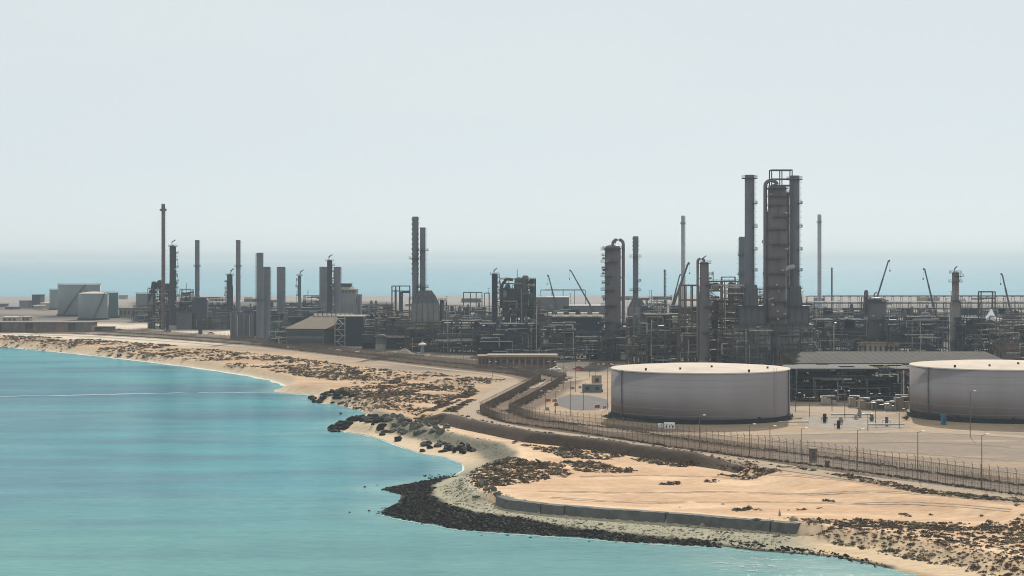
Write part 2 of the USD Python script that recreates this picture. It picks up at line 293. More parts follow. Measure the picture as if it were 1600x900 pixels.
# ---------------------------------------------------------------- paints and metals
M = dict(
    shell=mat('tank_paint', (0.2508, 0.2236, 0.2240), 0.8, 0.10, 0.07, stretch=(1, 1, 0.12), spec=0.0, detail=8),
    roofp=mat('tank_roof_paint', (0.66, 0.565, 0.475), 1.0, 0.12, 0.12, spec=0.0),
    rim=mat('tank_rim_paint', (0.52, 0.48, 0.43), 0.6, 0.1),
    tar=mat('tank_foot_tar', (0.02, 0.022, 0.025), 0.8, 0.4),
    green=mat('pale_green_paint', (0.1474, 0.1681, 0.1765), 0.6, 0.08, 0.08, stretch=(1, 1, 0.2)),
    teal=mat('dull_teal_paint', (0.0490, 0.0980, 0.0980), 0.6, 0.15, 0.1),
    tower=mat('tower_cladding', (0.1160, 0.0975, 0.1052), 0.55, 0.16, 0.18, stretch=(1, 1, 0.25)),
    stack=mat('stack_steel', (0.1033, 0.1115, 0.1298), 0.6, 0.2, 0.16, stretch=(1, 1, 0.3)),
    stackp=mat('pale_stack_steel', (0.2600, 0.2681, 0.2925), 0.6, 0.2, 0.12, stretch=(1, 1, 0.3)),
    steel=mat('frame_steel', (0.0713, 0.0631, 0.0671), 0.7, 0.25, 0.3),
    brown=mat('rusted_frame_steel', (0.1060, 0.0756, 0.0631), 0.8, 0.3, 0.3),
    bluish=mat('blue_grey_steel', (0.0319, 0.0389, 0.0566), 0.7, 0.25, 0.3),
    dark=mat('dark_steel', (0.0228, 0.0255, 0.0382), 0.75, 0.3, 0.3),
    deck=mat('walkway_grating', (0.0439, 0.0427, 0.0489), 0.85, 0.3, 0.6),
    pipe=mat('pipe_cladding', (0.34, 0.31, 0.27), 0.45, 0.25, 0.5),
    piped=mat('dull_pipe_steel', (0.0875, 0.0831, 0.0928), 0.55, 0.25, 0.5),
    vessel=mat('vessel_cladding', (0.1005, 0.0942, 0.1037), 0.5, 0.2, 0.3),
    concrete=mat('concrete', (0.20, 0.185, 0.165), 0.9, 0.22, 0.3, bump=0.1),
    seawall=mat('sea_wall_concrete', (0.105, 0.105, 0.098), 0.9, 0.32, 0.35, bump=0.25, bscale=1.2),
    heater=mat('heater_casing', (0.0840, 0.0858, 0.0968), 0.7, 0.22, 0.14),
    casing=mat('pale_casing', (0.1688, 0.1625, 0.1562), 0.75, 0.3, 0.2, stretch=(1, 1, 0.12)),
    cladding=mat('grey_cladding', (0.1248, 0.1296, 0.1392), 0.6, 0.12, 0.12),
    tealwall=mat('dark_teal_cladding', (0.03, 0.055, 0.06), 0.6, 0.15, 0.12),
    navy=mat('dark_blue_cladding', (0.0162, 0.0219, 0.0404), 0.6, 0.2, 0.12),
    roofb=mat('dusty_brown_roof', (0.1570, 0.1196, 0.0861), 0.9, 0.15, 0.12),
    roofd=mat('dusty_tan_roof', (0.26, 0.21, 0.155), 0.9, 0.2, 0.15),
    roofw=mat('white_roof_sheet', (0.62, 0.57, 0.50), 0.7, 0.15),
    tan=mat('tan_wall', (0.27, 0.21, 0.155), 0.9, 0.15, 0.2),
    brownwall=mat('brown_block_wall', (0.1597, 0.0978, 0.0776), 0.9, 0.2, 0.2),
    glassd=mat('dark_window', (0.02, 0.025, 0.03), 0.15, 0.2, spec=0.5),
    fence=mat('fence_steel', (0.1350, 0.0972, 0.0743), 0.75, 0.25, 0.5),
    white=mat('white_paint', (0.75, 0.73, 0.70), 0.45, 0.06),
    red=mat('red_paint', (0.30, 0.03, 0.03), 0.4, 0.15), orange=mat('orange_plastic', (0.3300, 0.0780, 0.0240), 0.5, 0.15),
    blue=mat('blue_paint', (0.0180, 0.1140, 0.2040), 0.45, 0.15), crane=mat('crane_boom_paint', (0.045, 0.05, 0.06), 0.6, 0.2),
    yellow=mat('yellow_paint', (0.5, 0.36, 0.06), 0.5, 0.15), tyre=mat('tyre_rubber', (0.015, 0.015, 0.015), 0.9, 0.1),
    carg=mat('silver_car_paint', (0.35, 0.36, 0.37), 0.3, 0.05, spec=0.5), carb=mat('dark_car_paint', (0.03, 0.035, 0.045), 0.3, 0.05, spec=0.5),
    asphalt=mat('old_asphalt', (0.115, 0.105, 0.10), 0.95, 0.2, 0.25, bump=0.02), road=mat('dusty_road', (0.33, 0.245, 0.165), 0.95, 0.16, 0.35, bump=0.03),
    bush=mat('green_bush_leaves', (0.05, 0.06, 0.03), 0.9, 0.4, 1.5), scrub=mat('dry_scrub', (0.1214, 0.0795, 0.0539), 0.95, 0.45, 0.8),
    rock=mat('black_wet_rock', (0.0204, 0.0204, 0.0187), 0.9, 0.5, 0.7, bump=0.1, spec=0.05), rockg=mat('grey_rock', (0.085, 0.08, 0.065), 0.95, 0.35, 0.6, bump=0.1),
    foam=mat('sea_foam', (0.50, 0.54, 0.54), 0.9, 0.1), steam=mat('bright_white_sheet', (0.86, 0.85, 0.85), 0.8, 0.04),
)
rnd = random.Random(7)
pi = math.pi

def base(px, pyb, z=GZ):
    x, y = at(px, pyb, z); return x, y, y / F
def ann(mb, r0, r1, z0, z1, a0=0.0, a1=2 * pi, n=14, x=0, y=0):
    """A flat curved deck between two radii."""
    full = abs(a1 - a0 - 2 * pi) < 1e-6; k = n if full else n + 1
    a = a0 + (a1 - a0) * np.arange(k) / n; c, q = np.cos(a), np.sin(a)
    v = np.concatenate([np.stack([r * c + x, r * q + y, np.full(k, z)], 1) for r, z in ((r0, z0), (r1, z0), (r1, z1), (r0, z1))]); f = []
    for j in range(n):
        j2 = (j + 1) % k
        for u in range(4):
            w = (u + 1) % 4; f += [[u*k+j, u*k+j2, w*k+j2], [u*k+j, w*k+j2, w*k+j]]
    if not full: f += [[0, k, 2*k], [0, 2*k, 3*k], [k-1, 3*k-1, 2*k-1], [k-1, 4*k-1, 3*k-1]]
    return mb.add(v, f)
def rail(mb, r, z, a0=0.0, a1=2 * pi, n=12, hgt=1.2, t=0.10, x=0, y=0):
    a = np.linspace(a0, a1, n + 1); p = np.stack([r * np.cos(a) + x, r * np.sin(a) + y, np.full(n + 1, z)], 1)
    for i in range(n + 1): mb.bar(p[i], p[i] + [0, 0, hgt], t)
    for h in (hgt, hgt * 0.5):
        for i in range(n): mb.bar(p[i] + [0, 0, h], p[i + 1] + [0, 0, h], t)
    return mb
def ladder(z0, z1, r, ang, w=0.7, t=0.12):
    mb = MB(); c, q = math.cos(ang), math.sin(ang); tx, ty = -q * w / 2, c * w / 2; rr = r + 0.35
    for sgn in (-1, 1): mb.bar((rr*c + sgn*tx, rr*q + sgn*ty, z0), (rr*c + sgn*tx, rr*q + sgn*ty, z1), t)
    for z in np.arange(z0 + 0.6, z1, 1.2): mb.bar((rr*c - tx, rr*q - ty, z), (rr*c + tx, rr*q + ty, z), 0.08)
    for z in np.arange(z0 + 3, z1, 3.0): ann(mb, rr + 0.75, rr + 0.85, z, z + 0.2, ang - 0.9 / rr, ang + 0.9 / rr, 3)
    return mb
def platform(parent, z, r, e, a0=0.0, a1=2 * pi, m='deck', n=12, t=0.3):
    d = obj('platform', ann(MB(), r * 0.98, r + e, z, z + t, a0, a1, n), M[m], parent)
    obj('railing', rail(MB(), r + e - 0.1, z + t, a0, a1, n), M['steel'], d)
    return d

def stack(label, px, pyb, pyt, w, rings=(), wb=None, pyw=None, m='stack', name='chimney_stack', cat='chimney', bands=9, lad=None, rw=2.2, group=None, wind=0, crown=0):
    x, y, k = base(px, pyb); h = (pyb - pyt) * k; r = w * k / 2; rb = (wb or w * 1.06) * k / 2; hb = (pyb - (pyw or pyb - 1)) * k
    t = thing(name, label, cat, x, y, GZ, group=group)
    prof = [(rb, 0), (rb, hb * 0.45), (r, hb)] if wb else [(rb, 0), (r, h * 0.4)]
    obj('shaft', MB().lathe(prof + [(r, h), (r * 0.84, h), (r * 0.84, h - 2)], 20), M[m], t, smooth=40)
    z0 = prof[-1][1]
    for i in range(bands):
        z = z0 + (h - z0) * (i + 0.7) / bands; obj('flange', ann(MB(), r * 0.98, r + 0.14, z, z + 0.35, n=18), M[m], t)
    for i in range(wind):                     # wind spoilers: proud rings near the top
        z = h - (i + 0.3) * h * 0.035; obj('wind_spoiler', ann(MB(), r * 0.98, r * 1.22, z - 0.9, z, n=18), M[m], t)
    for py in rings: platform(t, (pyb - py) * k, r, rw * k if rw else 1.2)
    if crown: obj('crown', MB().lathe([(r, h - 3.5), (r * crown, h - 3.0), (r * crown, h - 1.8), (r * 1.1, h - 1.7), (r * 1.0, h + 2.2), (r * 0.8, h + 2.2)], 16), M[m], t)
    obj('ladder', ladder(hb + 1, h - 0.5, r, lad if lad is not None else 0.25), M['steel'], t)
    return t, x, y, k

def davit(parent, x, y, z, s=1.0, a=0.6):
    c, q = math.cos(a), math.sin(a)
    mb = MB().bar((x, y, z), (x, y, z + 2.6 * s), 0.3 * s).bar((x, y, z + 2.5 * s), (x + 2.6 * s * c, y + 2.6 * s * q, z + 4.0 * s), 0.5 * s).bar((x, y, z + 1.2 * s), (x + 1.3 * s * c, y + 1.3 * s * q, z + 3.2 * s), 0.2 * s)
    obj('davit', mb, M['dark'], parent)

def tower(label, px, pyb, pyt, w, plats=(), side='l', neck=None, m='tower', dav=True, steps=(), group=None, ragged=0, extra=1.0, name='process_column', cat='column'):
    """A fractionating column: shell with a domed head, skirt, platforms round one side, ladders and an overhead pipe."""
    x, y, k = base(px, pyb); h = (pyb - pyt) * k; r = w * k / 2
    t = thing(name, label, cat, x, y, GZ, group=group)
    prof = [(r, 4)]
    for py, f in steps: z = (pyb - py) * k; prof += [(prof[-1][0], z - 1.5), (r * f, z + 1.5)]
    rt = prof[-1][0]; prof += [(rt, h - rt * 0.5), (rt * 0.87, h - rt * 0.24), (rt * 0.5, h - rt * 0.06), (0.05, h)]
    obj('shell', MB().lathe(prof, 24), M[m], t, smooth=50)
    obj('skirt', MB().lathe([(r * 1.08, 0), (r * 1.02, 4)], 24), M['concrete'], t)
    for z in np.arange(8, h - rt, max(5, h / 12)):
        rr = np.interp(z, [p[1] for p in prof[:-3]], [p[0] for p in prof[:-3]]); obj('stiffening_ring', ann(MB(), rr * 0.98, rr + 0.12, z, z + 0.3, n=20), M[m], t)
    ang = {'l': pi, 'r': 0.0, 'f': -pi / 2}[side]
    zs = [(pyb - py) * k for py in plats]
    for i, z in enumerate(zs):
        rr = np.interp(z, [p[1] for p in prof], [p[0] for p in prof])
        a = ang + ((i % 2) - 0.5) * 0.9; sp = 1.0 + 0.5 * ((i * 7) % 3) / 2
        platform(t, z, max(rr, r * 0.5), 1.5 * extra + 0.5 * (i % 2), a - sp, a + sp, n=8)
        if i: obj('ladder', ladder(zs[i - 1], z + 1, rr + 0.6, a + 0.4), M['steel'], t)
    for i in range(ragged):
        z = rnd.uniform(h * 0.25, h * 0.97); a = ang + rnd.uniform(-1, 1); rr = np.interp(z, [p[1] for p in prof], [p[0] for p in prof])
        obj('nozzle', MB().tube([(rr * 0.9 * math.cos(a), rr * 0.9 * math.sin(a), z), ((rr + 1.6) * math.cos(a), (rr + 1.6) * math.sin(a), z)], 0.5, 8), M['pipe'], t)
    if neck:
        sx = {'l': -1, 'r': 1}[neck[0]]; rp = neck[1] * k / 2; xo = sx * (rt + rp + 0.5); top = h + neck[2] * k; R = abs(xo) / 2
        arc = [(sx * R + sx * R * math.cos(b) * -1, 0, top - R * 0.9 + R * 0.9 * math.sin(b)) for b in np.linspace(0, pi, 11)]
        obj('overhead_pipe', MB().tube([(0, 0, h - 1)] + [(p[0], -0.2, p[2]) for p in arc] + [(xo, -0.2, 6)], rp, 12), M[m], t, smooth=60)
        for z in np.arange(12, h - 6, 11): obj('pipe_support', MB().bar((sx * rt * 0.9, -0.1, z), (xo, -0.1, z), 0.4), M['steel'], t)
    if dav: davit(t, rt * 0.3 * (1 if side == 'l' else -1), 0, h - 0.5, max(0.8, k * 2.3))
    platform(t, h - rt * 0.55, rt, 1.2 * extra, n=12)
    return t, x, y, k, h, r

def cyl_h(mb, x0, x1, y, z, r, n=10, alongy=False):
    """A lying drum with domed ends."""
    e = min(r * 0.5, (x1 - x0) * 0.2); xs = [x0, x0 + e * 0.4, x0 + e, x1 - e, x1 - e * 0.4, x1]; rs = [r * 0.3, r * 0.75, r, r, r * 0.75, r * 0.3]
    return mb.tube([(y, v, z) if alongy else (v, y, z) for v in xs], rs, n)

def frame_unit(label, px0, px1, pyt, pyb, depth=18, m='steel', dens=1.0, seed=1, top=True, light=0.25, group=None, lv=4.6, name='process_structure', cat='process structure', stair=True, clad=0.0):
    """An open steel process structure: uprights, floors, bracing, and the vessels, exchangers and pipes it carries."""
    R = random.Random(seed); x0, y, k = base(px0, pyb); W = (px1 - px0) * k; H = (pyb - pyt) * k
    t = thing(name, label, cat, x0, y, GZ, group=group)
    nx = max(1, round(W / 6.4)); ny = max(1, round(depth / 7.5)); nl = max(1, round(H / lv)); bx, by, bz = W / nx, depth / ny, H / nl
    hts = {}
    for i in range(nx + 1):
        for j in range(ny + 1):
            hh = H - (bz * R.choice([0, 0, 1, 1.5]) if (top and nl > 2 and R.random() < 0.4) else 0); hts[i, j] = hh
            obj('upright', MB().bar((i * bx, j * by, 0), (i * bx, j * by, hh), 0.42), M[m], t)
    for l in range(1, nl + 1):
        z = l * bz; mb = MB()
        for j in range(ny + 1):
            for i in range(nx):
                if min(hts[i, j], hts[i + 1, j]) >= z - 0.1: mb.bar((i * bx, j * by, z), ((i + 1) * bx, j * by, z), 0.34, 0.5)
        for i in range(nx + 1):
            for j in range(ny):
                if min(hts[i, j], hts[i, j + 1]) >= z - 0.1: mb.bar((i * bx, j * by, z), (i * bx, (j + 1) * by, z), 0.34, 0.5)
        if mb.n:
            fl = obj('floor_frame', mb, M[m], t)
            rb = MB()
            for i in range(nx):
                if min(hts[i, 0], hts[i + 1, 0]) >= z - 0.1 and R.random() < 0.75:
                    for hh in (0.6, 1.2): rb.bar((i * bx, -0.2, z + hh), ((i + 1) * bx, -0.2, z + hh), 0.09)
                    for u in range(5): rb.bar((i * bx + u * bx / 4, -0.2, z), (i * bx + u * bx / 4, -0.2, z + 1.2), 0.09)
            if rb.n: obj('handrail', rb, M['yellow' if R.random() < 0.06 else m], fl)
        for i in range(nx):
            for j in range(ny):
                if R.random() < 0.62 * dens and min(hts[i, j], hts[i + 1, j + 1], hts[i + 1, j], hts[i, j + 1]) >= z - 0.1:
                    obj('deck', MB().box(i * bx + .2, (i + 1) * bx - .2, j * by + .2, (j + 1) * by - .2, z + 0.18, z + 0.30), M['deck'], t)
    for i in range(nx):
        for l in range(nl):
            if R.random() < 0.28:
                a, b = (i * bx, 0, l * bz), ((i + 1) * bx, 0, (l + 1) * bz)
                if hts[i, 0] < b[2] - .1 or hts[i + 1, 0] < b[2] - .1: continue
                mb = MB().bar(a, b, 0.26)
                if R.random() < 0.6: mb.bar((b[0], 0, a[2]), (a[0], 0, b[2]), 0.26)
                obj('brace', mb, M[m], t)
    for l in range(nl):
        z = l * bz
        for i in range(nx):
            for j in range(ny):
                q = R.random(); cx_, cy_ = (i + .5) * bx, (j + .5) * by; room = min(hts[i, j], hts[i + 1, j], hts[i, j + 1], hts[i + 1, j + 1]) - z
                if room < bz * 0.9: continue
                mv = M['pipe'] if R.random() < light * 0.6 else M[R.choice(['vessel', 'dark', 'bluish', 'piped', m])]
                if q < 0.30 * dens:
                    r = R.uniform(0.8, min(1.7, bz * 0.3)); obj('drum', cyl_h(MB(), cx_ - bx * .42, cx_ + bx * .42, cy_ + R.uniform(-1, 1), z + r + 0.9, r), mv, t, smooth=50)
                elif q < 0.44 * dens:
                    r = R.uniform(0.8, min(1.8, bx * 0.3)); hv = min(room * 0.98, bz * R.choice([0.9, 1.7, 2.4])); obj('vessel', MB().lathe([(r * .8, z + .3), (r, z + .8), (r, z + hv - r * .5), (r * .6, z + hv - .2), (.1, z + hv)], 12, cx_, cy_), mv, t, smooth=50)
                elif q < 0.60 * dens:
                    mb = MB()
                    for u in (-1, 1): cyl_h(mb, cy_ - by * .42, cy_ + by * .42, cx_ + u * 1.0, z + 1.5, 0.62, 8, True)
                    obj('heat_exchanger', mb, mv, t, smooth=50)
                elif q < 0.82 * dens:
                    w_, d_, h_ = R.uniform(2, bx * .8), R.uniform(2, by * .8), R.uniform(1.6, bz * .8); obj('equipment_box', MB().cbox(cx_, cy_, z + .3, w_, d_, h_).cbox(cx_ + w_ * .2, cy_, z + .3 + h_, w_ * .4, d_ * .5, .5), mv, t)
        for u in range(int((3 + 3 * dens) * (1 if nx < 5 else 1.5))):       # pipe runs along the floors with risers
            xa = R.uniform(0, W * .75); xb = min(W + R.choice([0, 0, 2]), xa + R.uniform(bx * .6, bx * 2.6)); yy = R.choice([-0.5, -0.25, by * .5, depth - .5]) + R.uniform(-.3, .3); zz = z + R.uniform(.5, bz * .9); r = R.choice([.14, .18, .24, .32, .42])
            pts = [(xa, yy, zz), (xb, yy, zz)]; d = R.random()
            if d < .35: pts = [(xa, yy, max(.3, zz - bz * R.uniform(.4, 1.4)))] + pts
            elif d < .7: pts = pts + [(xb, yy, max(.3, zz - bz * R.uniform(.4, 1.4)))]
            mb = MB()
            for p0, p1 in zip(pts[:-1], pts[1:]): mb.tube([p0, p1], r, 6)
            obj('pipe', mb, M['pipe'] if R.random() < light else M[R.choice(['piped', 'piped', 'vessel', m])], t)
    for u in range(int(2 + W / 9)):
        xx = R.uniform(0, W); obj('pipe', MB().tube([(xx, -.7, R.uniform(0, H * .3)), (xx, -.7, H * R.uniform(.5, 1.02))], R.choice([.15, .2, .3]), 6), M['pipe'] if R.random() < light * .8 else M['piped'], t)
    if stair and nl > 2:
        mb = MB(); sx = W * R.choice([0.02, .7]); 
        for l in range(nl - 1):
            a, b = (sx, -2.0, l * bz), (sx + 5.5, -2.0, (l + 1) * bz)
            if l % 2: a, b = (b[0], a[1], a[2]), (a[0], b[1], b[2])
            mb.bar(a, b, 0.9, 0.25); mb.bar((a[0], -2.5, a[2] + 1.1), (b[0], -2.5, b[2] + 1.1), 0.1); mb.box(b[0] - .9, b[0] + .9, -2.6, -0.3, b[2], b[2] + .15)
        for sxx in (sx - .8, sx + 6.3): mb.bar((sxx, -2.6, 0), (sxx, -2.6, bz * (nl - 1) + 1.2), 0.22)
        obj('stair', mb, M['steel'], t)
    if top:
        for u in range(max(1, int(W / 12))):
            xx, yy, zz = R.uniform(2, max(2.5, W - 2)), R.uniform(1, depth - 1), H * 0.98; r = R.uniform(.5, 1.3); hv = R.uniform(1.5, 5)
            if R.random() < .6: obj('vessel', MB().lathe([(r, zz - bz), (r, zz + hv - r), (r * .6, zz + hv - .2), (.1, zz + hv)], 12, xx, yy), M[R.choice(['vessel', m, 'piped'])], t, smooth=50)
            else: obj('vent_pipe', MB().tube([(xx, yy, zz - 3), (xx, yy, zz + hv * 1.4)], .22, 6), M['piped'], t)
    for c in range(int(clad * nx)):
        i = R.randrange(nx); l = R.randrange(nl); obj('wind_screen', MB().box(i * bx + .25, (i + 1) * bx - .25, .4, .5, l * bz + .3, (l + 1) * bz - .3), M[R.choice([m, 'dark', 'bluish'])], t)
    return t

def heater(label, px, pyb, w, dims, stacks, depth=16, m='heater'):
    """A fired heater: legs, radiant box with ribs, convection box, hood and its stacks. dims: [(py bottom, py top, width px)] bottom up."""
    x, y, k = base(px, pyb); t = thing('fired_heater', label, 'fired heater', x, y, GZ); names = ['radiant_box', 'convection_box', 'hood', 'hood']
    for i, (p0, p1, ww, wt) in enumerate(dims):
        z0, z1, a, b = (pyb - p0) * k, (pyb - p1) * k, ww * k / 2, wt * k / 2; d = depth / 2 * (1 - 0.14 * i); db = d * (b / a) ** 0.7
        v = [[-a, -d + depth/2, z0], [a, -d + depth/2, z0], [a, d + depth/2, z0], [-a, d + depth/2, z0], [-b, -db + depth/2, z1], [b, -db + depth/2, z1], [b, db + depth/2, z1], [-b, db + depth/2, z1]]
        bx_ = obj(names[min(i, 3)], MB().add(v, MB.BOXF), M['casing' if i < 2 else m], t)
        n = max(3, int(2 * a / 3.2)); 
        for j in range(n + 1):
            f = j / n * 2 - 1; obj('rib', MB().bar((a * f, -d + depth/2 - .12, z0), (b * f, -db + depth/2 - .12, z1), 0.3), M['steel'], bx_)
        if abs(a - b) < 0.3: 
            pl = obj('platform', MB().box(-a - 1.4, a + 1.4, -d + depth/2 - 1.5, -d + depth/2 - .3, z1 - .2, z1), M['deck'], t)
            rb = MB(); nn = max(4, int(2 * a / 2))
            for j in range(nn + 1): xx = -a - 1.3 + (2 * a + 2.6) * j / nn; rb.bar((xx, -d + depth/2 - 1.4, z1), (xx, -d + depth/2 - 1.4, z1 + 1.2), .1)
            for hh in (.6, 1.2): rb.bar((-a - 1.3, -d + depth/2 - 1.4, z1 + hh), (a + 1.3, -d + depth/2 - 1.4, z1 + hh), .1)
            obj('railing', rb, M['steel'], pl)
    z0 = (pyb - dims[0][0]) * k; a = dims[0][2] * k / 2
    for j in range(6):
        for yy in (0.5, depth - .5): obj('leg', MB().bar((a * (j / 2.5 - 1), yy, 0), (a * (j / 2.5 - 1), yy, z0), .5), M['steel'], t)
    for i in range(5): obj('burner_pipe', MB().tube([(a * (i / 2 - 1) * .9, -.6, .5), (a * (i / 2 - 1) * .9, -.6, z0 + (pyb - dims[0][1]) * k * .5)], .22, 6), M['pipe' if i % 2 else 'piped'], t)
    for (spx, p0, p1, ww, rings, sp) in stacks:
        r = ww * k / 2; sx = (spx - px) * k; z0, z1 = (pyb - p0) * k, (pyb - p1) * k; yc = depth / 2
        st = obj('stack', MB().lathe([(r * 1.02, z0), (r, z1), (r * .85, z1), (r * .85, z1 - 2)], 22, sx, yc), M['stack'], t, smooth=40)
        for z in np.arange(z0 + 4, z1, (z1 - z0) / 9): obj('flange', ann(MB(), r * .98, r + .12, z, z + .3, n=18, x=sx, y=yc), M['stack'], st)
        for j in range(sp): z = z1 - 1.0 - j * (z1 - z0) * .055; obj('wind_spoiler', ann(MB(), r * .98, r * 1.2, z - 1.1, z, n=18, x=sx, y=yc), M['stack'], st)
        for j, py in enumerate(rings):
            z = (pyb - py) * k; e = 5.2 * k; a0, a1 = (0, 2 * pi) if j in (0, len(rings) - 1) else (-1.1, 1.1)
            obj('platform', rail(ann(MB(), r * .98, r + e, z, z + .35, a0, a1, 12, sx, yc), r + e - .1, z + .35, a0, a1, 10, x=sx, y=yc), M['deck'], st)
        lb = ladder(z0, z1, r, 0.0); lv_ = [v + [sx, yc, 0] for v in lb.v]; lb.v = lv_; obj('ladder', lb, M['steel'], st)
    return t, x, y, k

def pipe_rack(label, A, B, H, levels=2, wid=8, npipe=5, step=9, m='steel', group=None, light=.4, seed=3):
    """Bents in a row with pipes on them."""
    R = random.Random(seed); A, B = np.asarray(A, float), np.asarray(B, float); L = np.linalg.norm(B - A); rot = math.atan2(*(B - A)[::-1])
    t = thing('pipe_rack', label, 'pipe rack', A[0], A[1], GZ, rot, group); n = max(2, round(L / step))
    for i in range(n + 1):
        xx = i * L / n; mb = MB().bar((xx, 0, 0), (xx, 0, H), .4).bar((xx, wid, 0), (xx, wid, H), .4)
        for l in range(levels): z = H * (1 - l * .34); mb.bar((xx, 0, z - .3), (xx, wid, z - .3), .4)
        obj('bent', mb, M[m], t)
    for l in range(levels):
        z = H * (1 - l * .34)
        obj('rail_beam', MB().bar((0, 0, z - .7), (L, 0, z - .7), .35).bar((0, wid, z - .7), (L, wid, z - .7), .35), M[m], t)
        for j in range(npipe):
            r = R.choice([.2, .28, .35, .5]); yy = (j + .5) * wid / npipe; mb = MB().tube([(R.uniform(-2, L * .1), yy, z + r), (L * R.uniform(.85, 1.02), yy, z + r)], r, 7)
            obj('pipe', mb, M['pipe'] if R.random() < light else M[R.choice(['piped', 'vessel', m])], t)
    return t

def tank(label, px, pyb, pyt, w, shell='shell', cone=0.5, stair=None, big=True, name='storage_tank', group=None, roofm='roofp'):
    """A cylindrical storage tank; pyb is the row of its base at the near side."""
    k0 = (CH - GZ) / (pyb - HY); r = w * k0 / 2 * 1.04; x, y, k = base(px, pyb); y += r; x = (px - 800) / F * y; k = y / F; r = w * k / 2
    h = (pyb - pyt) * (y - r) / F
    t = thing(name, label, 'storage tank', x, y, GZ, group=group); n = 96 if big else 48
    obj('shell', MB().lathe([(r, 0.0), (r, h)], n), M[shell], t, smooth=True)
    obj('roof', MB().lathe([(r * 1.003, h + .05), (r * .66, h + cone * .55), (r * .33, h + cone * .86), (.3, h + cone)], n), M[roofm], t, smooth=40)
    obj('rim', ann(MB(), r * .99, r + .12, h - .3, h + .04, n=n), M['rim' if big else shell], t)
    obj('foot_ring', ann(MB(), r, r + 1.0, 0, 1.5, n=n), M['tar'], t)
    for i in range(1, 7 if big else 4): z = h * i / (7 if big else 4); obj('shell_course_seam', ann(MB(), r * .998, r + .015, z, z + .10, n=n), M[shell], t)
    if not big: obj('roof_railing', rail(MB(), r - .1, h + .05, n=30, hgt=1.1, t=.07), M['steel'], t)
    if stair:
        a0, a1 = stair; nst = 46; mb = MB(); hr = MB()
        for i in range(nst):
            a = a0 + (a1 - a0) * i / nst; z = h * i / nst; ann(mb, r, r + 1.2, z, z + h / nst + .35, *sorted((a, a + (a1 - a0) / nst)), n=1)
            b = a + (a1 - a0) / nst; p, q_ = (r + 1.15) * np.array([math.cos(a), math.sin(a)]), (r + 1.15) * np.array([math.cos(b), math.sin(b)]); hr.bar((*p, z + 1.2), (*q_, z + h / nst + 1.2), .1); hr.bar((*p, z), (*p, z + 1.2), .08)
        sp = obj('spiral_stair', mb, M['steel'], t); obj('handrail', hr, M['steel'], sp)
    return t, x, y, r, h

def building(label, px0, px1, pyt, pyb, depth, wall='cladding', roof='roofd', wins=0, pitch=0.0, name='plant_building', cat='building', floors=1, over=.4, winw=.55, doors=0, rot=0.0, group=None):
    x, y, k = base(px0, pyb); W, H = (px1 - px0) * k, (pyb - pyt) * k; t = thing(name, label, cat, x, y, GZ, rot, group)
    wl = obj('wall', MB().box(0, W, 0, depth, 0, H), M[wall], t)
    if pitch: 
        o = over; v = [[-o, -o, H], [W + o, -o, H], [W + o, depth + o, H], [-o, depth + o, H], [-o, depth / 2, H + pitch], [W + o, depth / 2, H + pitch]]
        obj('roof', MB().add(v, [[0, 1, 5], [0, 5, 4], [2, 3, 4], [2, 4, 5], [0, 4, 3], [1, 2, 5], [0, 3, 2], [0, 2, 1]]), M[roof], t)
    else: obj('roof', MB().box(-over, W + over, -over, depth + over, H, H + .45), M[roof], t)
    fh = H / floors
    for f in range(floors):
        for i in range(wins):
            c = (i + .5) * W / wins; ww = W / wins * winw
            obj('window', MB().box(c - ww / 2, c + ww / 2, -.06, .02, f * fh + fh * .32, f * fh + fh * .78), M['glassd'], wl)
    for i in range(doors): c = W * (i + .5) / doors; obj('door', MB().box(c - 1.6, c + 1.6, -.09, .02, .05, min(H * .7, 4)), M['dark'], wl)
    return t, x, y, k, W, H

def crane(label, px, pyb, tip, foot, w=2.2, jib=None):
    """A mobile crane: carrier, cab, boom, hook line. tip and foot: photo pixels of the boom's ends at the crane's distance."""
    x, y, k = base(px, pyb); t = thing('mobile_crane', label, 'crane', x, y, GZ)
    P = lambda p: np.array([(p[0] - px) * k, 0.0, (pyb - p[1]) * k])
    obj('carrier', MB().cbox(0, 0, 1.0, 11, 3, 1.4).cbox(-2, 0, 2.4, 4, 2.8, 1.6), M['yellow'], t)
    obj('cab', MB().cbox(3.6, 0, 2.4, 2.4, 2.6, 1.9), M['yellow'], t)
    for i in (-4, -2.4, 2.4, 4): obj('wheel', MB().tube([(i, -1.6, .8), (i, 1.6, .8)], .8, 12), M['tyre'], t)
    a, b = P(foot), P(tip); a0 = a + (a - b) / np.linalg.norm(b - a) * max(0, (a[2] - 3.5)) / max(.3, (b - a)[2] / np.linalg.norm(b - a))
    c = a0 + (b - a0) * .45; d = a0 + (b - a0) * .75
    bm = obj('boom', MB().bar(a0, c, w * k).bar(c, d, w * k * .82).bar(d, b, w * k * .66), M['crane'], t)
    hd = b + np.array([math.copysign(1.2, b[0] - a0[0]), 0, .5]); obj('boom_head', MB().bar(b, hd, w * k * .9), M['crane'], bm)
    obj('hook_line', MB().bar(hd, hd - [0, 0, 7], .1).cbox(hd[0], 0, hd[2] - 8.2, .8, .5, 1.2), M['dark'], t)
    return t
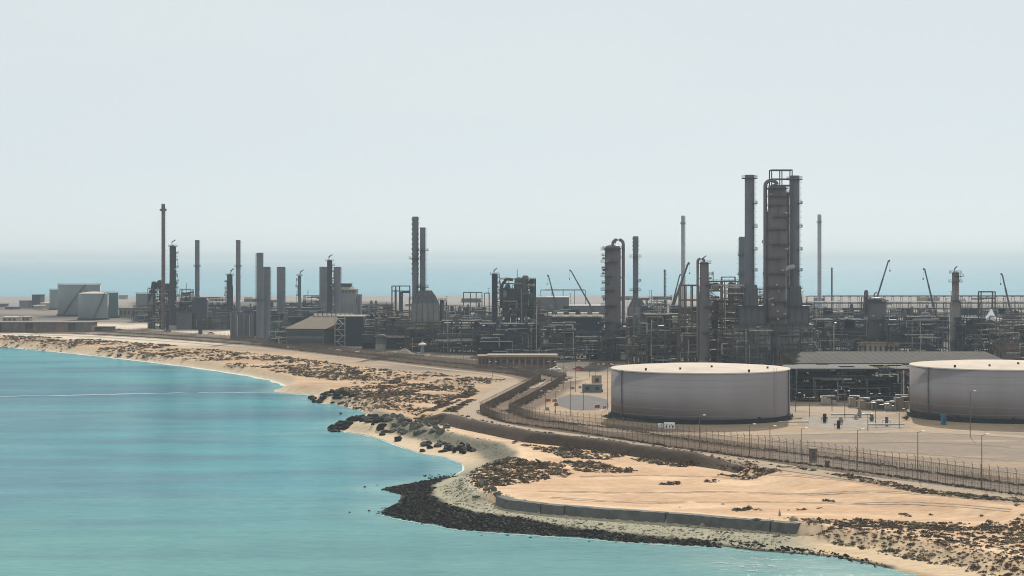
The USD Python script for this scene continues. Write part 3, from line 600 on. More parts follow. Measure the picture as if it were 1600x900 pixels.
# ---------------------------------------------------------------- crude tanks
t1 = tank('wide grey storage tank with pale roof, nearest the bend in the fence', 1094, 663, 583, 278, cone=1.4)
t2 = tank('wide grey storage tank with pale roof beside a blue cabin', 1563, 662, 578, 278, cone=1.4)
for t, x, y, r, h in (t1, t2):
    for a, f in ((3.9, .9), (4.3, .7), (5.2, .95), (4.9, .45), (5.8, .8)):
        obj('roof_vent', MB().tube([(r * f * math.cos(a), r * f * math.sin(a), h + .2), (r * f * math.cos(a), r * f * math.sin(a), h + 1.4 * (1 - f) + .9)], .36, 10), M['dark'], t)
    for a in (4.0, 4.6, 5.3): obj('manway', MB().tube([((r - .1) * math.cos(a), (r - .1) * math.sin(a), 1.6), ((r + .5) * math.cos(a), (r + .5) * math.sin(a), 1.6)], .5, 12), M['dark'], t)
    a = 5.55; mb = MB()
    for u in (-.4, .4): mb.bar(((r + .3) * math.cos(a) + u, (r + .3) * math.sin(a), 0), ((r + .3) * math.cos(a) + u, (r + .3) * math.sin(a), h + 1.2), .1)
    for z in np.arange(.5, h, .6): mb.bar(((r + .3) * math.cos(a) - .4, (r + .3) * math.sin(a), z), ((r + .3) * math.cos(a) + .4, (r + .3) * math.sin(a), z), .06)
    obj('ladder', mb, M['shell'], t)
    for a in (3.6, 5.9): obj('pipe', MB().tube([((r + .4) * math.cos(a), (r + .4) * math.sin(a), h), ((r + .4) * math.cos(a), (r + .4) * math.sin(a), .6), ((r + 5) * math.cos(a), (r + 5) * math.sin(a), .6)], .2, 8), M['piped'], t)
# tank group far along the beach
tank('tall pale green tank with a spiral stair, tallest of the beach tanks', 124, 494, 445, 66, 'green', 0.6, (4.1, 5.2), False, roofm='green')
tank('pale green tank with bright cone roof and a stair landing', 146, 500, 459, 46, 'green', 1.8, (4.9, 5.7), False)
tank('dark teal tank squeezed behind the cone roofed tank', 171, 497, 458, 28, 'teal', 0.5, None, False, roofm='teal')
tank('small grey tank half hidden behind the tallest green tank', 86, 484, 453, 17, 'green', 0.5, None, False, roofm='green')
tank('squat grey tank beside the flare stack frame', 226, 497, 459, 27, 'cladding', 0.3, None, False, roofm='cladding')
building('low dark grey block house far behind the long brown wall', 50, 63, 461, 481, 20, 'bluish', 'bluish')
building('flat grey shed by the small tank on the far shore', 30, 46, 470, 481, 16, 'cladding', 'roofd')
building('pale low hut beside the far block house', 63, 78, 474, 482, 14, 'tan', 'roofw')

# ---------------------------------------------------------------- flare stack corner
stack('thin rusty flare stack with a wide crown, tallest near the green tanks', 255, 515, 323, 5.5, (470,), None, None, 'brown', 'flare_stack', 'flare stack', 14, crown=2.0, rw=2.5)
tower('slim dark column beside the rusty flare stack', 270, 516, 383, 11.5, (505, 490, 476, 463, 450, 440, 430, 418, 407, 396), 'r', ragged=8, m='dark', steps=((440, .86),))
frame_unit('blue grey structure at the foot of the flare stack', 231, 266, 451, 514, 16, 'bluish', 1.3, 11, clad=1.0)
for i, (px, py, w) in enumerate(((238, 440, 9), (247, 438, 9), (258, 443, 10))):
    x, y, k = base(px, 514); t = thing('raised_drum', ['domed dark drum at the seaward end of the flare frame top', 'domed dark drum in the middle of the flare frame top', 'domed dark drum beside the flare stack on the frame top'][i], 'drum', x, y + 8, GZ)
    h = (514 - py) * (y + 8) / F; r = w * k / 2
    obj('shell', MB().lathe([(r * .4, h - r * 3.2), (r, h - r * 2.4), (r, h - r * .5), (r * .7, h - .15 * r), (.1, h)], 16), M['dark'], t, smooth=50)
    for a in (0.4, 2.0, 3.6, 5.2): obj('leg', MB().bar((r * math.cos(a), r * math.sin(a), 0), (r * math.cos(a), r * math.sin(a), h - r * 1.5), .5), M['dark'], t)
building('dark blue cabinet building with a white pipe over its top', 259, 273, 485, 515, 12, 'navy', 'navy')
frame_unit('hazy grey structure between the slim dark column and the first stack', 277, 304, 472, 514, 18, 'bluish', 1.3, 12, clad=1.0)
frame_unit('humped dark unit rising behind the hazy grey structure', 281, 298, 453, 512, 14, 'dark', 1.6, 112, clad=2.5, lv=5)
building('hazy grey block standing between the slim dark column and the hopper', 268, 300, 488, 515, 12, 'heater', 'bluish')
building('hazy grey block in front of the air cooler legs', 330, 354, 492, 515, 10, 'cladding', 'bluish')
stack('slim grey stack with one ring, standing on a dark hopper', 308, 514, 375, 6.8, (417,), 16, 458, 'stack', rw=2.4)
x, y, k = base(313, 522); t = thing('hopper', 'dark hopper on a single post below the slim stack', 'hopper', x, y, GZ)
obj('bin', MB().box(-5.5, 5.5, -4, 4, 15, 25).box(-4.5, 4.5, -3, 3, 25, 27), M['bluish'], t); obj('cone', MB().lathe([(1.2, 10), (4.0, 15)], 12), M['bluish'], t); obj('post', MB().tube([(0, 0, 0), (0, 0, 13)], 1.5, 10), M['dark'], t)
x, y, k = base(318, 514); t = thing('air_cooler', 'long raised air cooler bank with pale fan hoods, between the two slim stacks', 'air cooler', x, y, GZ); W = 45 * k; H = 41 * k
obj('bay', MB().box(0, W, 0, 14, H - 3.4, H - 1.6), M['dark'], t)
for i in range(9):
    obj('fan_hood', MB().lathe([(1.9, H - 1.6), (1.7, H + .2), (1.5, H + .2)], 12, (i + .5) * W / 9, 3.0), M['pipe' if i % 2 else 'piped'], t); obj('fan_post', MB().bar(((i + .5) * W / 9, 7, H - 1.6), ((i + .5) * W / 9, 7, H + 4.4), .3), M['dark'], t)
for i in range(7): obj('leg', MB().bar((i * W / 6, .3, 0), (i * W / 6, .3, H - 3.3), .5).bar((i * W / 6, 13, 0), (i * W / 6, 13, H - 3.3), .5), M['bluish'], t)
obj('rail_beam', MB().bar((0, -.4, H + 4.2), (W, -.4, H + 4.2), .35), M['dark'], t)
frame_unit('hazy structure under the raised air cooler bank', 304, 332, 482, 515, 16, 'bluish', 1.4, 13, top=False, clad=1.0)
frame_unit('hazy structure between the air cooler and the silo bank', 332, 362, 478, 515, 16, 'bluish', 1.4, 14, clad=1.2)
stack('slim grey stack with one ring, beside a short ragged column', 372, 514, 375, 6.8, (417,), 10, 470, 'stack', rw=2.4)
tower('short ragged column beside the second slim stack', 359, 514, 428, 10, (505, 490, 475, 462, 451, 441), 'l', ragged=6, m='dark', steps=((446, .85),))
# silo bank
x, y, k = base(359, 530); t = thing('silo_bank', 'row of pale grey ribbed silos in front of the two slim stacks', 'silo', x, y, GZ)
for i in range(6):
    r = 3.0 * k; obj('silo', MB().lathe([(r, 0), (r, 40 * k), (r * .8, 41.5 * k), (.3, 43 * k)], 18, (3.1 + i * 6.2) * k, 3 * k), M['cladding' if i % 2 else 'vessel'], t, smooth=50)
    obj('downpipe', MB().tube([((6.2 + i * 6.2) * k, -.2, 0), ((6.2 + i * 6.2) * k, -.2, 38 * k)], .3, 6), M['pipe' if i in (1, 4) else 'piped'], t)
obj('top_walkway', MB().box(0, 37.2 * k, .5 * k, 2 * k, 41.6 * k, 42.2 * k), M['deck'], t); obj('head_house', MB().box(20 * k, 36 * k, k, 5 * k, 42.2 * k, 45 * k), M['bluish'], t)
stack('broad grey stack, taller of the touching pair', 406, 531, 395, 11, (470,), None, None, 'stack', bands=8, lad=pi, rw=1.5)
stack('broad grey stack, shorter of the touching pair', 417, 530, 417, 11, (), None, None, 'stack', bands=7, rw=1.5)
stack('lone broad grey stack behind the long brown roofed shed', 439, 526, 417, 13, (), None, None, 'stack', bands=7, rw=1.5)
frame_unit('low blue structure at the foot of the lone broad stack', 426, 450, 503, 538, 14, 'teal', 1.4, 15, clad=.8)
tower('thin column with a crowded top platform beside the lone broad stack', 468, 520, 430, 5, (500, 480, 462, 448, 438), 'l', m='teal', extra=.9)
frame_unit('dark frame tucked behind the ridge of the long shed', 445, 475, 474, 512, 16, 'bluish', 1.4, 16, clad=.6)
frame_unit('dark jagged frame against the stepped grey building', 474, 509, 462, 512, 16, 'bluish', 1.4, 17, clad=.6)
stack('wide short stack at the seaward side of the stepped building', 507.5, 516, 417, 17, (), None, None, 'stack', bands=6, rw=1.5)
stack('narrow short stack over the stepped building', 527, 516, 417, 11, (), None, None, 'stack', bands=6, rw=1.5)
tower('ragged column between the two short stacks', 515, 518, 406, 8, (480, 462, 448, 436, 425, 415), 'r', m='dark', ragged=4)
# stepped grey building
x, y, k = base(509, 512); t = thing('stepped_building', 'stepped grey cladded building with a raised roof strip, below the short stacks', 'building', x, y, GZ)
obj('wall', MB().box(0, 49 * k, 0, 24, 0, 38 * k), M['cladding'], t); obj('upper_wall', MB().box(1.5 * k, 47 * k, -.15, 23, 38 * k, 59 * k), M['cladding'], t)
obj('roof', MB().box(k, 47.5 * k, -.4, 23.5, 59 * k, 60 * k), M['roofd'], t); obj('raised_roof_strip', MB().box(2 * k, 38 * k, 8, 22, 60 * k, 69 * k), M['dark'], t)
obj('sloping_roof', MB().add(np.array([[0, -.6, 59.4], [46, -.6, 59.4], [42, 9, 64], [2, 9, 64], [0, -.6, 59], [46, -.6, 59], [42, 9, 63.6], [2, 9, 63.6]]) * [k, 1, k], [[0, 1, 2], [0, 2, 3], [4, 6, 5], [4, 7, 6], [0, 5, 1], [0, 4, 5], [1, 6, 2], [1, 5, 6], [3, 4, 0], [3, 7, 4]]), M['roofd'], t)
for i in range(8): obj('louvre', MB().box((4 + i * 5.4) * k, (7 + i * 5.4) * k, -.25, -.16, 55 * k, 58 * k), M['dark'], t)
obj('annex', MB().box(49.1 * k, 54 * k, 3, 18, 0, 52 * k), M['heater'], t)
for i in range(12): obj('panel_seam', MB().box((i + .5) * 4 * k, (i + .5) * 4 * k + .12, -.2, .01, 0, 37 * k), M['dark'], t)
# long shed: pitched roof running away to the sea side
x, y, k = base(447, 541); t = thing('long_shed', 'long shed with a dusty brown pitched roof facing the beach road', 'shed', x, y, GZ)
A, B = np.array([0., 0.]), np.array([(508 - 447) * k, -6.0]); dv = np.array([30., 62.]); Hs, Hr = 28 * k, 46 * k
def P3(p, z): return [p[0], p[1], z]
a, b, c, d = A, B, B + dv, A + dv; m1, m2 = (a + d) / 2, (b + c) / 2
obj('wall', MB().add([P3(a, 0), P3(b, 0), P3(c, 0), P3(d, 0), P3(a, Hs), P3(b, Hs), P3(c, Hs), P3(d, Hs)], MB.BOXF), M['heater'], t)
obj('gable_wall', MB().add([P3(b, 0), P3(c, 0), P3(c, Hs), P3(m2, Hr - .4), P3(b, Hs), P3(b + [.3, 0], 0), P3(c + [.3, 0], 0), P3(c + [.3, 0], Hs), P3(m2 + [.3, 0], Hr - .4), P3(b + [.3, 0], Hs)], [[0, 1, 2], [0, 2, 3], [0, 3, 4], [5, 7, 6], [5, 8, 7], [5, 9, 8], [0, 6, 1], [0, 5, 6]]), M['tealwall'], t)
a, b, c, d, m1, m2 = a + [-1, -1], b + [1, -1], c + [1, 1], d + [-1, 1], m1 + [-1, 0], m2 + [1, 0]
rf = obj('roof', MB().add([P3(a, Hs - .2), P3(b, Hs - .2), P3(m2, Hr), P3(m1, Hr), P3(c, Hs - .2), P3(d, Hs - .2)], [[0, 1, 2], [0, 2, 3], [3, 2, 4], [3, 4, 5], [1, 4, 2], [0, 3, 5], [0, 5, 4], [0, 4, 1]]), M['roofb'], t)
for i in range(9): p = m1 + (m2 - m1) * (i + .5) / 9; obj('ridge_vent', MB().cbox(p[0], p[1], Hr - .2, 2.0, 2.0, 1.3), M['roofw'], rf)
wl = [A + (B - A) * u for u in np.linspace(.04, .98, 12)]
for i, p in enumerate(wl[:-1]):
    for z0 in (.14, .62): q_ = p + (B - A) * .05; obj('window', MB().box(p[0], q_[0], p[1] - 1.0, p[1] - .05, Hs * z0, Hs * (z0 + .24)), M['glassd'], t)
obj('eave_beam', MB().bar((A[0], A[1] - .3, Hs * .52), (B[0], B[1] - .3, Hs * .52), .5), M['concrete'], t)
# dark blue structure after the shed
building('dark blue cladded hall beside the long shed, with pale roof patches', 527, 568, 495, 541, 30, 'navy', 'roofd')
x, y, k = base(527, 542); t = thing('stair_tower', 'pale zigzag stair tower on the front of the dark blue hall', 'stair tower', x, y - 4, GZ)
for i in range(5): obj('stair_flight', MB().bar((0 if i % 2 else 4.2, 0, i * 3.6), (4.2 if i % 2 else 0, 0, i * 3.6 + 3.6), 1.2, .3), M['pipe'], t); obj('landing', MB().box(-1, 5.2, -.8, 1.4, i * 3.6 + 3.5, i * 3.6 + 3.7), M['pipe'], t)
for xx in (-1, 5.2): obj('post', MB().bar((xx, -.7, 0), (xx, -.7, 20), .35), M['pipe'], t)
frame_unit('dark blue frame standing behind the stair tower hall', 566, 586, 498, 543, 16, 'navy', 1.4, 18, clad=1.0)
frame_unit('brown pylon like frame with two uprights beyond the blue hall', 586, 612, 478, 543, 12, 'brown', 1.2, 19)
frame_unit('low cluttered frame before the twin ringed stacks', 606, 640, 497, 545, 18, 'brown', 1.3, 20)
t = tower('stubby grey drum vessel standing by the low cluttered frame', 595, 548, 522, 16, (), dav=False, m='heater', name='drum_vessel', cat='vessel')
# twin stacks on their heater
heater('domed dark heater carrying the two tall ringed stacks', 664, 548, 60, [(540, 503, 50, 50), (503, 474, 44, 42), (474, 462, 42, 30), (462, 454, 30, 18)],
       [(647.5, 480, 338, 9.5, (468, 448, 405), 12), (659.5, 468, 355, 8.5, (450, 392), 0)], depth=18)
frame_unit('brown steel frame wrapped round the heater of the ringed stacks', 634, 694, 508, 549, 6, 'brown', .5, 21, top=False)
tower('dark side column hugging the heater of the ringed stacks', 691, 546, 468, 7, (520, 500, 480), 'l', dav=False)
# portal frames on the skyline
def portal(label, pxs, pyt, pyb, mats='steel', depth=6, levels=(1.0,), mid=()):
    x0, y, k = base(pxs[0], pyb); t = thing('portal_frame', label, 'steel frame', x0, y, GZ); H = (pyb - pyt) * k
    for px in pxs:
        xx = (px - pxs[0]) * k
        obj('upright', MB().bar((xx, 0, 0), (xx, 0, H), .6).bar((xx, depth, 0), (xx, depth, H), .6), M[mats], t)
    W = (pxs[-1] - pxs[0]) * k
    for l in levels: [obj('cross_beam', MB().bar((0, yy, H * l), (W, yy, H * l), .7), M[mats], t) for yy in (0, depth)]
    for px in mid: xx = (px - pxs[0]) * k; obj('brace', MB().bar((xx - 2, 0, H * levels[-1]), (xx + 2, 0, H), .3), M[mats], t)
    return t, k
t, k = portal('tall thin frame with ducts on the skyline before the ringed stacks', (612, 618, 624, 640), 447, 512, 'bluish', levels=(1.0, .88))
obj('duct', MB().bar((18 * k / 3, 2, 0), (18 * k / 3, 2, 60 * k), 1.6).bar((15 * k, 2, 0), (15 * k, 2, 56 * k), 2.4).bar((15 * k, 2, 56 * k), (29 * k, 2, 56 * k), 2.0), M['bluish'], t)
portal('pale tall gantry on the skyline beyond the ringed stacks', (724, 735, 744, 753), 457, 508, 'steel', levels=(1.0, .72))
portal('pale tall gantry on the skyline beside the slim column', (757, 765), 458, 506, 'steel', levels=(1.0,))
frame_unit('dark low structure with pale pipes beyond the ringed stack heater', 690, 752, 502, 551, 18, 'bluish', 1.3, 22, light=.4, clad=.8)
A, B = at(684, 553), at(740, 553); pipe_rack('pipe rack with pale lagged pipes before the dark low structure', A, B, 11, 2, 6, 4, 8, 'steel', light=.9, seed=5)
# mid plant
tower('slim dark column with a top davit beside the jagged reactor block', 773, 545, 427, 9, (520, 500, 482, 468, 455, 443, 434), 'r', m='dark', ragged=6)
x, y, k = base(780, 540); t = frame_unit('jagged dark reactor block rising on the skyline beside the slim column', 781, 837, 436, 540, 20, 'bluish', 1.6, 23, lv=6, clad=2.2)
for i, (px, py, w) in enumerate(((793, 444, 9), (812, 433, 16), (821, 430, 10), (832, 436, 9))):
    r = w * k / 2; xx = (px - 781) * k; h = (540 - py) * k
    obj('reactor_vessel', MB().lathe([(r, h - 26), (r, h - r * .5), (r * .65, h - r * .15), (.1, h)], 14, xx, 6 + 3 * (i % 2)), M['heater'], t, smooth=50)
obj('overhead_pipe', MB().tube([(3 * k, -1, 70 * k), (3 * k, -1, 94 * k), (10 * k, 2, 104 * k), (20 * k, 4, 103 * k)], 1.0, 8), M['dark'], t, smooth=60)
frame_unit('wide dark blue unit behind the brown gatehouse row', 750, 846, 507, 556, 20, 'bluish', 1.35, 24, light=.42, clad=1.0)
frame_unit('brown lattice tower joining the wide blue unit and the dark shed', 836, 856, 478, 556, 10, 'brown', 1.3, 25)
x, y, k = base(852, 551); t = thing('process_hall', 'long dark blue process hall with a row of pale roof vents', 'industrial hall', x, y, GZ); W, H = 92 * k, 55 * k
obj('wall', MB().box(0, W, 0, 34, 0, H), M['navy'], t); obj('roof', MB().box(-.8, W + .8, -.8, 34.8, H, H + .6), M['roofb'], t)
for i in range(5): obj('roof_vent', MB().cbox(W * (.06 + .2 * i), 3, H + .62, 3.4, 5, 1.9).cbox(W * (.06 + .2 * i), 3, H + 2.52, 3.8, 5.4, .3), M['roofw'], t)
for i in range(15): obj('wall_rib', MB().box((i + .5) * W / 15, (i + .5) * W / 15 + .35, -.3, .01, 0, H), M['bluish'], t)
for i, (u, z0, w_, c) in enumerate(((.08, .55, 4, 'blue'), (.2, .3, 7, 'bluish'), (.55, .12, 6, 'dark'), (.8, .4, 8, 'bluish'), (.4, .62, 5, 'dark'))): obj('wall_panel', MB().box(W * u, W * u + w_, -.2, .01, H * z0, H * (z0 + .22)), M[c], t)
building('plain grey building behind the pale roof vents, by the two cranes', 838, 889, 465, 505, 24, 'heater', 'cladding')
building('plain grey building behind the dark hall and beside the big column', 880, 946, 478, 505, 24, 'heater', 'cladding')
pipe_rack('thin pipe bridge on the skyline over the plain grey building', at(845, 500), at(915, 500), 27, 1, 5, 3, 9, 'steel', seed=6)
crane('crane with upright boom behind the plain grey building', 868, 505, (857, 431), (867, 470), 2.6)
crane('crane with boom leaning seaward behind the plain grey buildings', 923, 505, (892, 423), (921, 475), 2.6)
# big column 958
tower('broad dark column with ragged seaward platforms and a hooked pipe', 957.5, 562, 382, 25, (545, 530, 516, 503, 490, 478, 466, 454, 443, 432, 421, 410, 400, 391), 'l', ('r', 5, 8), 'tower', True, ragged=10, extra=1.2)
frame_unit('dark structure round the foot of the broad hooked column', 936, 984, 506, 564, 14, 'bluish', 1.3, 26)
heater('dark heater with one slim ringed stack beside the broad hooked column', 996, 540, 40, [(536, 505, 38, 38), (505, 480, 30, 28), (480, 466, 26, 12)], [(994, 472, 369, 8, (455, 440, 402), 4)], depth=14)
frame_unit('dark green vessel frame beside the slim ringed stack', 1012, 1042, 466, 540, 16, 'teal', 1.3, 27, clad=.8)
frame_unit('narrow brown steel frame in front of the slim ringed stack', 981, 1011, 497, 573, 16, 'brown', 1.3, 28, light=.2)
frame_unit('wide brown framed unit with dark blue shade inside and a pale top beam', 1009, 1064, 492, 572, 20, 'brown', 1.3, 29, light=.42, top=False, clad=.8)
portal('tall open legged platform beside the twin crane booms', (1063, 1072, 1082, 1092), 446, 574, 'brown', 8, (1.0, .82, .62))
frame_unit('low brown unit under the open legged platform', 1060, 1090, 512, 574, 14, 'brown', 1.2, 30, light=.4, top=False)
tower('medium column with a hooked pipe and a white skirted foot', 1100.5, 575, 408, 17, (560, 540, 520, 500, 480, 462, 446, 430), 'r', ('l', 4, 4), 'tower', True, steps=((462, .82),), ragged=4)
frame_unit('brown latticed structure round the medium hooked column', 1108, 1156, 440, 574, 18, 'brown', 1.15, 31, light=.35)
portal('small gallows frame on top of the brown latticed structure', (1128, 1149), 433, 520, 'steel', 4, (1.0, .93))
stack('tall thin pale stack beyond the crane booms', 1067, 512, 337, 5.6, (350,), None, None, 'stackp', bands=10, rw=1.6)
stack('thin dark mast beyond the wide framed unit', 1038.5, 520, 421, 2.6, (), None, None, 'stack', 'mast', 'mast', 5, rw=1)
crane('crane with a thick boom leaning landward beside the open legged platform', 1051, 520, (1075, 412), (1053, 474), 4.2)
crane('crane with a thinner boom parallel to the thick one', 1046, 520, (1062, 430), (1050, 478), 2.6)
# the tall trio
tower('tallest double width column with a hooked pipe, between two great stacks', 1214.5, 574, 287, 31, (545, 520, 497, 472, 450, 428, 405, 383, 360, 340, 322, 308, 297), 'f', ('l', 6, 5), 'tower', False, ragged=14, steps=((360, .93),), extra=.9)
x, y, k = base(1216, 574); t = thing('top_gantry', 'square steel gantry standing over the tallest column', 'gantry', x, y, GZ + (574 - 292) * k)
for i, xx in enumerate((-12, 4, 20)): obj('upright', MB().bar((xx * k, -4, -3), (xx * k, -4, 26 * k), .5).bar((xx * k, 4, -3), (xx * k, 4, 26 * k), .5), M['steel'], t)
for z in (26, 12, 2):
    for yy in (-4, 4): obj('beam', MB().bar((-12 * k, yy, z * k), (20 * k, yy, z * k), .55), M['steel'], t)
for xx in (-12, 20): obj('beam', MB().bar((xx * k, -4, 26 * k), (xx * k, 4, 26 * k), .5), M['steel'], t)
tower('slender secondary column hugging the tallest column', 1231, 572, 300, 5.5, (500, 450, 400, 350), 'r', None, 'tower', False)
tower('thin riser column on the seaward side of the tallest column', 1199, 572, 330, 5, (520, 470, 430, 380), 'l', None, 'brown', False)
x, y, k = base(1222, 573); t = thing('riser_pipe', 'pale grey riser pipe bending over the front of the tallest column', 'pipe', x, y - 8, GZ)
obj('bend', MB().tube([(0, 0, 2), (0, 0, 150 * k), (1.2, 0, 154 * k), (4, 0, 156 * k), (14 * k, 2, 156 * k)], 1.3, 10), M['stackp'], t, smooth=60); obj('support', MB().bar((0, 0, 60 * k), (0, 5, 60 * k), .5), M['steel'], t)
heater('fired heater with the great seaward stack beside the tallest column', 1176, 575, 66, [(567, 545, 62, 62), (545, 507, 60, 60), (507, 478, 40, 40), (478, 445, 21, 16)],
       [(1175, 470, 272, 15, (278, 318, 355, 391, 424, 452), 0)], depth=20)
heater('fired heater with the great landward stack beside the tallest column', 1245, 575, 66, [(567, 545, 58, 58), (545, 507, 56, 56), (507, 478, 40, 40), (478, 447, 21, 16)],
       [(1246, 470, 273, 15, (280, 318, 355, 391, 424, 452), 0)], depth=20)
stack('shorter grey stack just seaward of the great pair', 1160, 560, 370, 10.5, (400, 430), None, None, 'stack', bands=7, lad=pi)
frame_unit('brown tower frame between the two fired heaters', 1205, 1226, 478, 572, 10, 'brown', 1.3, 32, light=.4)
frame_unit('tangled upper pipe deck behind the seaward fired heater', 1150, 1206, 452, 566, 10, 'bluish', 1.3, 33, light=.42)
frame_unit('tangled upper pipe deck behind the landward fired heater', 1226, 1272, 476, 566, 10, 'bluish', 1.3, 34, light=.42)
frame_unit('brown scaffold of platforms at the front of the seaward heater', 1122, 1152, 520, 576, 8, 'brown', 1.0, 35, light=.42)
# beyond the trio
stack('tall thin pale stack on a flared foot, standing alone', 1280, 500, 335, 5.4, (348,), 12, 462, 'stackp', bands=10, rw=1.5)
stack('thin mast near the lone pale stack', 1299.5, 500, 418, 2.2, (), None, None, 'stack', 'mast', 'mast', 5, rw=1)
pipe_rack('long pipe rack on the skyline before the far sea, crossing behind the last column', at(1262, 492), at(1760, 492), 18.5, 3, 10, 5, 8.5, 'steel', None, .35, 8)
pipe_rack('long pipe rack nearer than the skyline rack, dusty brown', at(1255, 520), at(1760, 520), 22.5, 3, 10, 6, 9, 'brown', None, .35, 9)
pipe_rack('low hazy pipe rack behind the air cooler bank', at(380, 500), at(520, 498), 12, 2, 8, 4, 10, 'bluish', None, .3, 10)
crane('crane with boom leaning landward over the fat drum', 1368, 520, (1388, 408), (1371, 463), 2.8)
crane('crane with boom leaning seaward, between the fat drum and the last column', 1462, 520, (1445, 421), (1460, 485), 2.8)
crane('crane with boom leaning seaward beyond the white sheet', 1583, 520, (1566, 429), (1580, 490), 2.8)
tower('fat grey drum column with a cluttered top deck', 1370, 553, 464, 29, (468, 500, 530), 'f', None, 'vessel', True, ragged=4, name='drum_column')
frame_unit('rusty side frame hugging the fat grey drum', 1350, 1360, 464, 553, 8, 'brown', 1.0, 36)
tower('single pale column with a narrow neck and round top platforms', 1493, 553, 424, 18, (536, 470, 441, 432), 'f', None, 'concrete', True, steps=((471, .6),), extra=1.5)
frame_unit('dark blue open unit beside the landward heater', 1271, 1352, 500, 556, 20, 'navy', 1.35, 37, light=.42, clad=1.0)
frame_unit('dark blue open unit between the fat drum and the single pale column', 1386, 1482, 496, 556, 20, 'navy', 1.4, 38, light=.42, clad=1.2)
frame_unit('dark blue open unit after the single pale column', 1503, 1566, 498, 556, 20, 'navy', 1.35, 39, light=.42, clad=1.0)
frame_unit('brown cluttered unit at the inland edge of the plant', 1562, 1660, 496, 562, 22, 'brown', 1.2, 40, light=.4)
building('brown square block house in the cluttered inland unit', 1566, 1590, 537, 562, 10, 'brownwall', 'roofb')
building('small tan block house in front of the dark blue open unit', 1340, 1404, 536, 556, 10, 'tan', 'roofd', wins=8, winw=.4)
portal('tall grey gallows frame beside the white sheet', (1533, 1555), 456, 556, 'steel', 6, (1.0, .9, .55))
# white flapping sheet
x, y, k = base(1549, 557); y -= 4; t = thing('white_sheet', 'crumpled bright white sheet caught on the pipe racks', 'tarpaulin', x, y - 2, GZ)
uu, vv = np.meshgrid(np.linspace(0, 1, 14), np.linspace(0, 1, 8)); px_ = np.stack([uu.ravel() * 9 - 4.5, np.sin(uu.ravel() * 9) * .8 + np.cos(vv.ravel() * 7) * .6, 20 + vv.ravel() * 3.2 + np.sin(uu.ravel() * 6) * .9 + 3.2 * vv.ravel() * np.exp(-((uu.ravel() - .35) / .13) ** 2)], 1)
gi = np.arange(14 * 8).reshape(8, 14); qq = np.stack([gi[:-1, :-1], gi[:-1, 1:], gi[1:, 1:], gi[1:, :-1]], -1).reshape(-1, 4)
obj('cloth', (np.vstack([px_, px_ + [0, .15, 0]]), np.vstack([qq, qq[:, ::-1] + 112])), M['steam'], t); obj('tie_rope', MB().bar((-4, 0, 23), (-4.2, 3, 27), .12).bar((4, 0, 23), (4.2, 3, 27), .12), M['dark'], t)
M['roofk'] = mat('grey_brown_roof', (0.040, 0.034, 0.027), 0.95, 0.5, 0.12)
# long low roof and the manifold under it
x, y, k = base(1243, 592); t = thing('pipe_shelter', 'long low shelter with a dusty sloping roof behind the wide tanks', 'shelter', x, y, GZ); W = 338 * k
obj('roof', MB().add([[0, 0, 7.2], [W, 0, 7.2], [W, 50, 10.2], [0, 50, 10.2], [0, 0, 6.5], [W, 0, 6.5], [W, 50, 9.5], [0, 50, 9.5]], [[0, 1, 2], [0, 2, 3], [4, 6, 5], [4, 7, 6], [0, 5, 1], [0, 4, 5], [1, 6, 2], [1, 5, 6], [2, 7, 3], [2, 6, 7], [3, 4, 0], [3, 7, 4]]), M['roofk'], t)
for i in range(24): obj('post', MB().bar((W * (i + .2) / 24, .6, 0), (W * (i + .2) / 24, .6, 6.6), .5), M['concrete'], t)
obj('back_wall', MB().box(0, W, 48, 49, 0, 9.2), M['brownwall'], t)
for i in range(30): obj('roof_sheet_rib', MB().add([[W * i / 30, 0, 7.2], [W * i / 30 + .4, 0, 7.2], [W * i / 30 + .4, 50, 10.2], [W * i / 30, 50, 10.2], [W * i / 30, 0, 7.26], [W * i / 30 + .4, 0, 7.26], [W * i / 30 + .4, 50, 10.26], [W * i / 30, 50, 10.26]], MB.BOXF), M['roofk'], t)
frame_unit('dark pipe manifold of many levels between the two wide tanks', 1237, 1428, 577, 628, 26, 'dark', 1.2, 41, top=False, light=.22, lv=2.9, stair=False)
frame_unit('second dark pipe manifold behind the first, under the shelter eave', 1236, 1440, 573, 602, 16, 'dark', 1.4, 42, top=False, light=.15, lv=2.9, stair=False, clad=1.0)
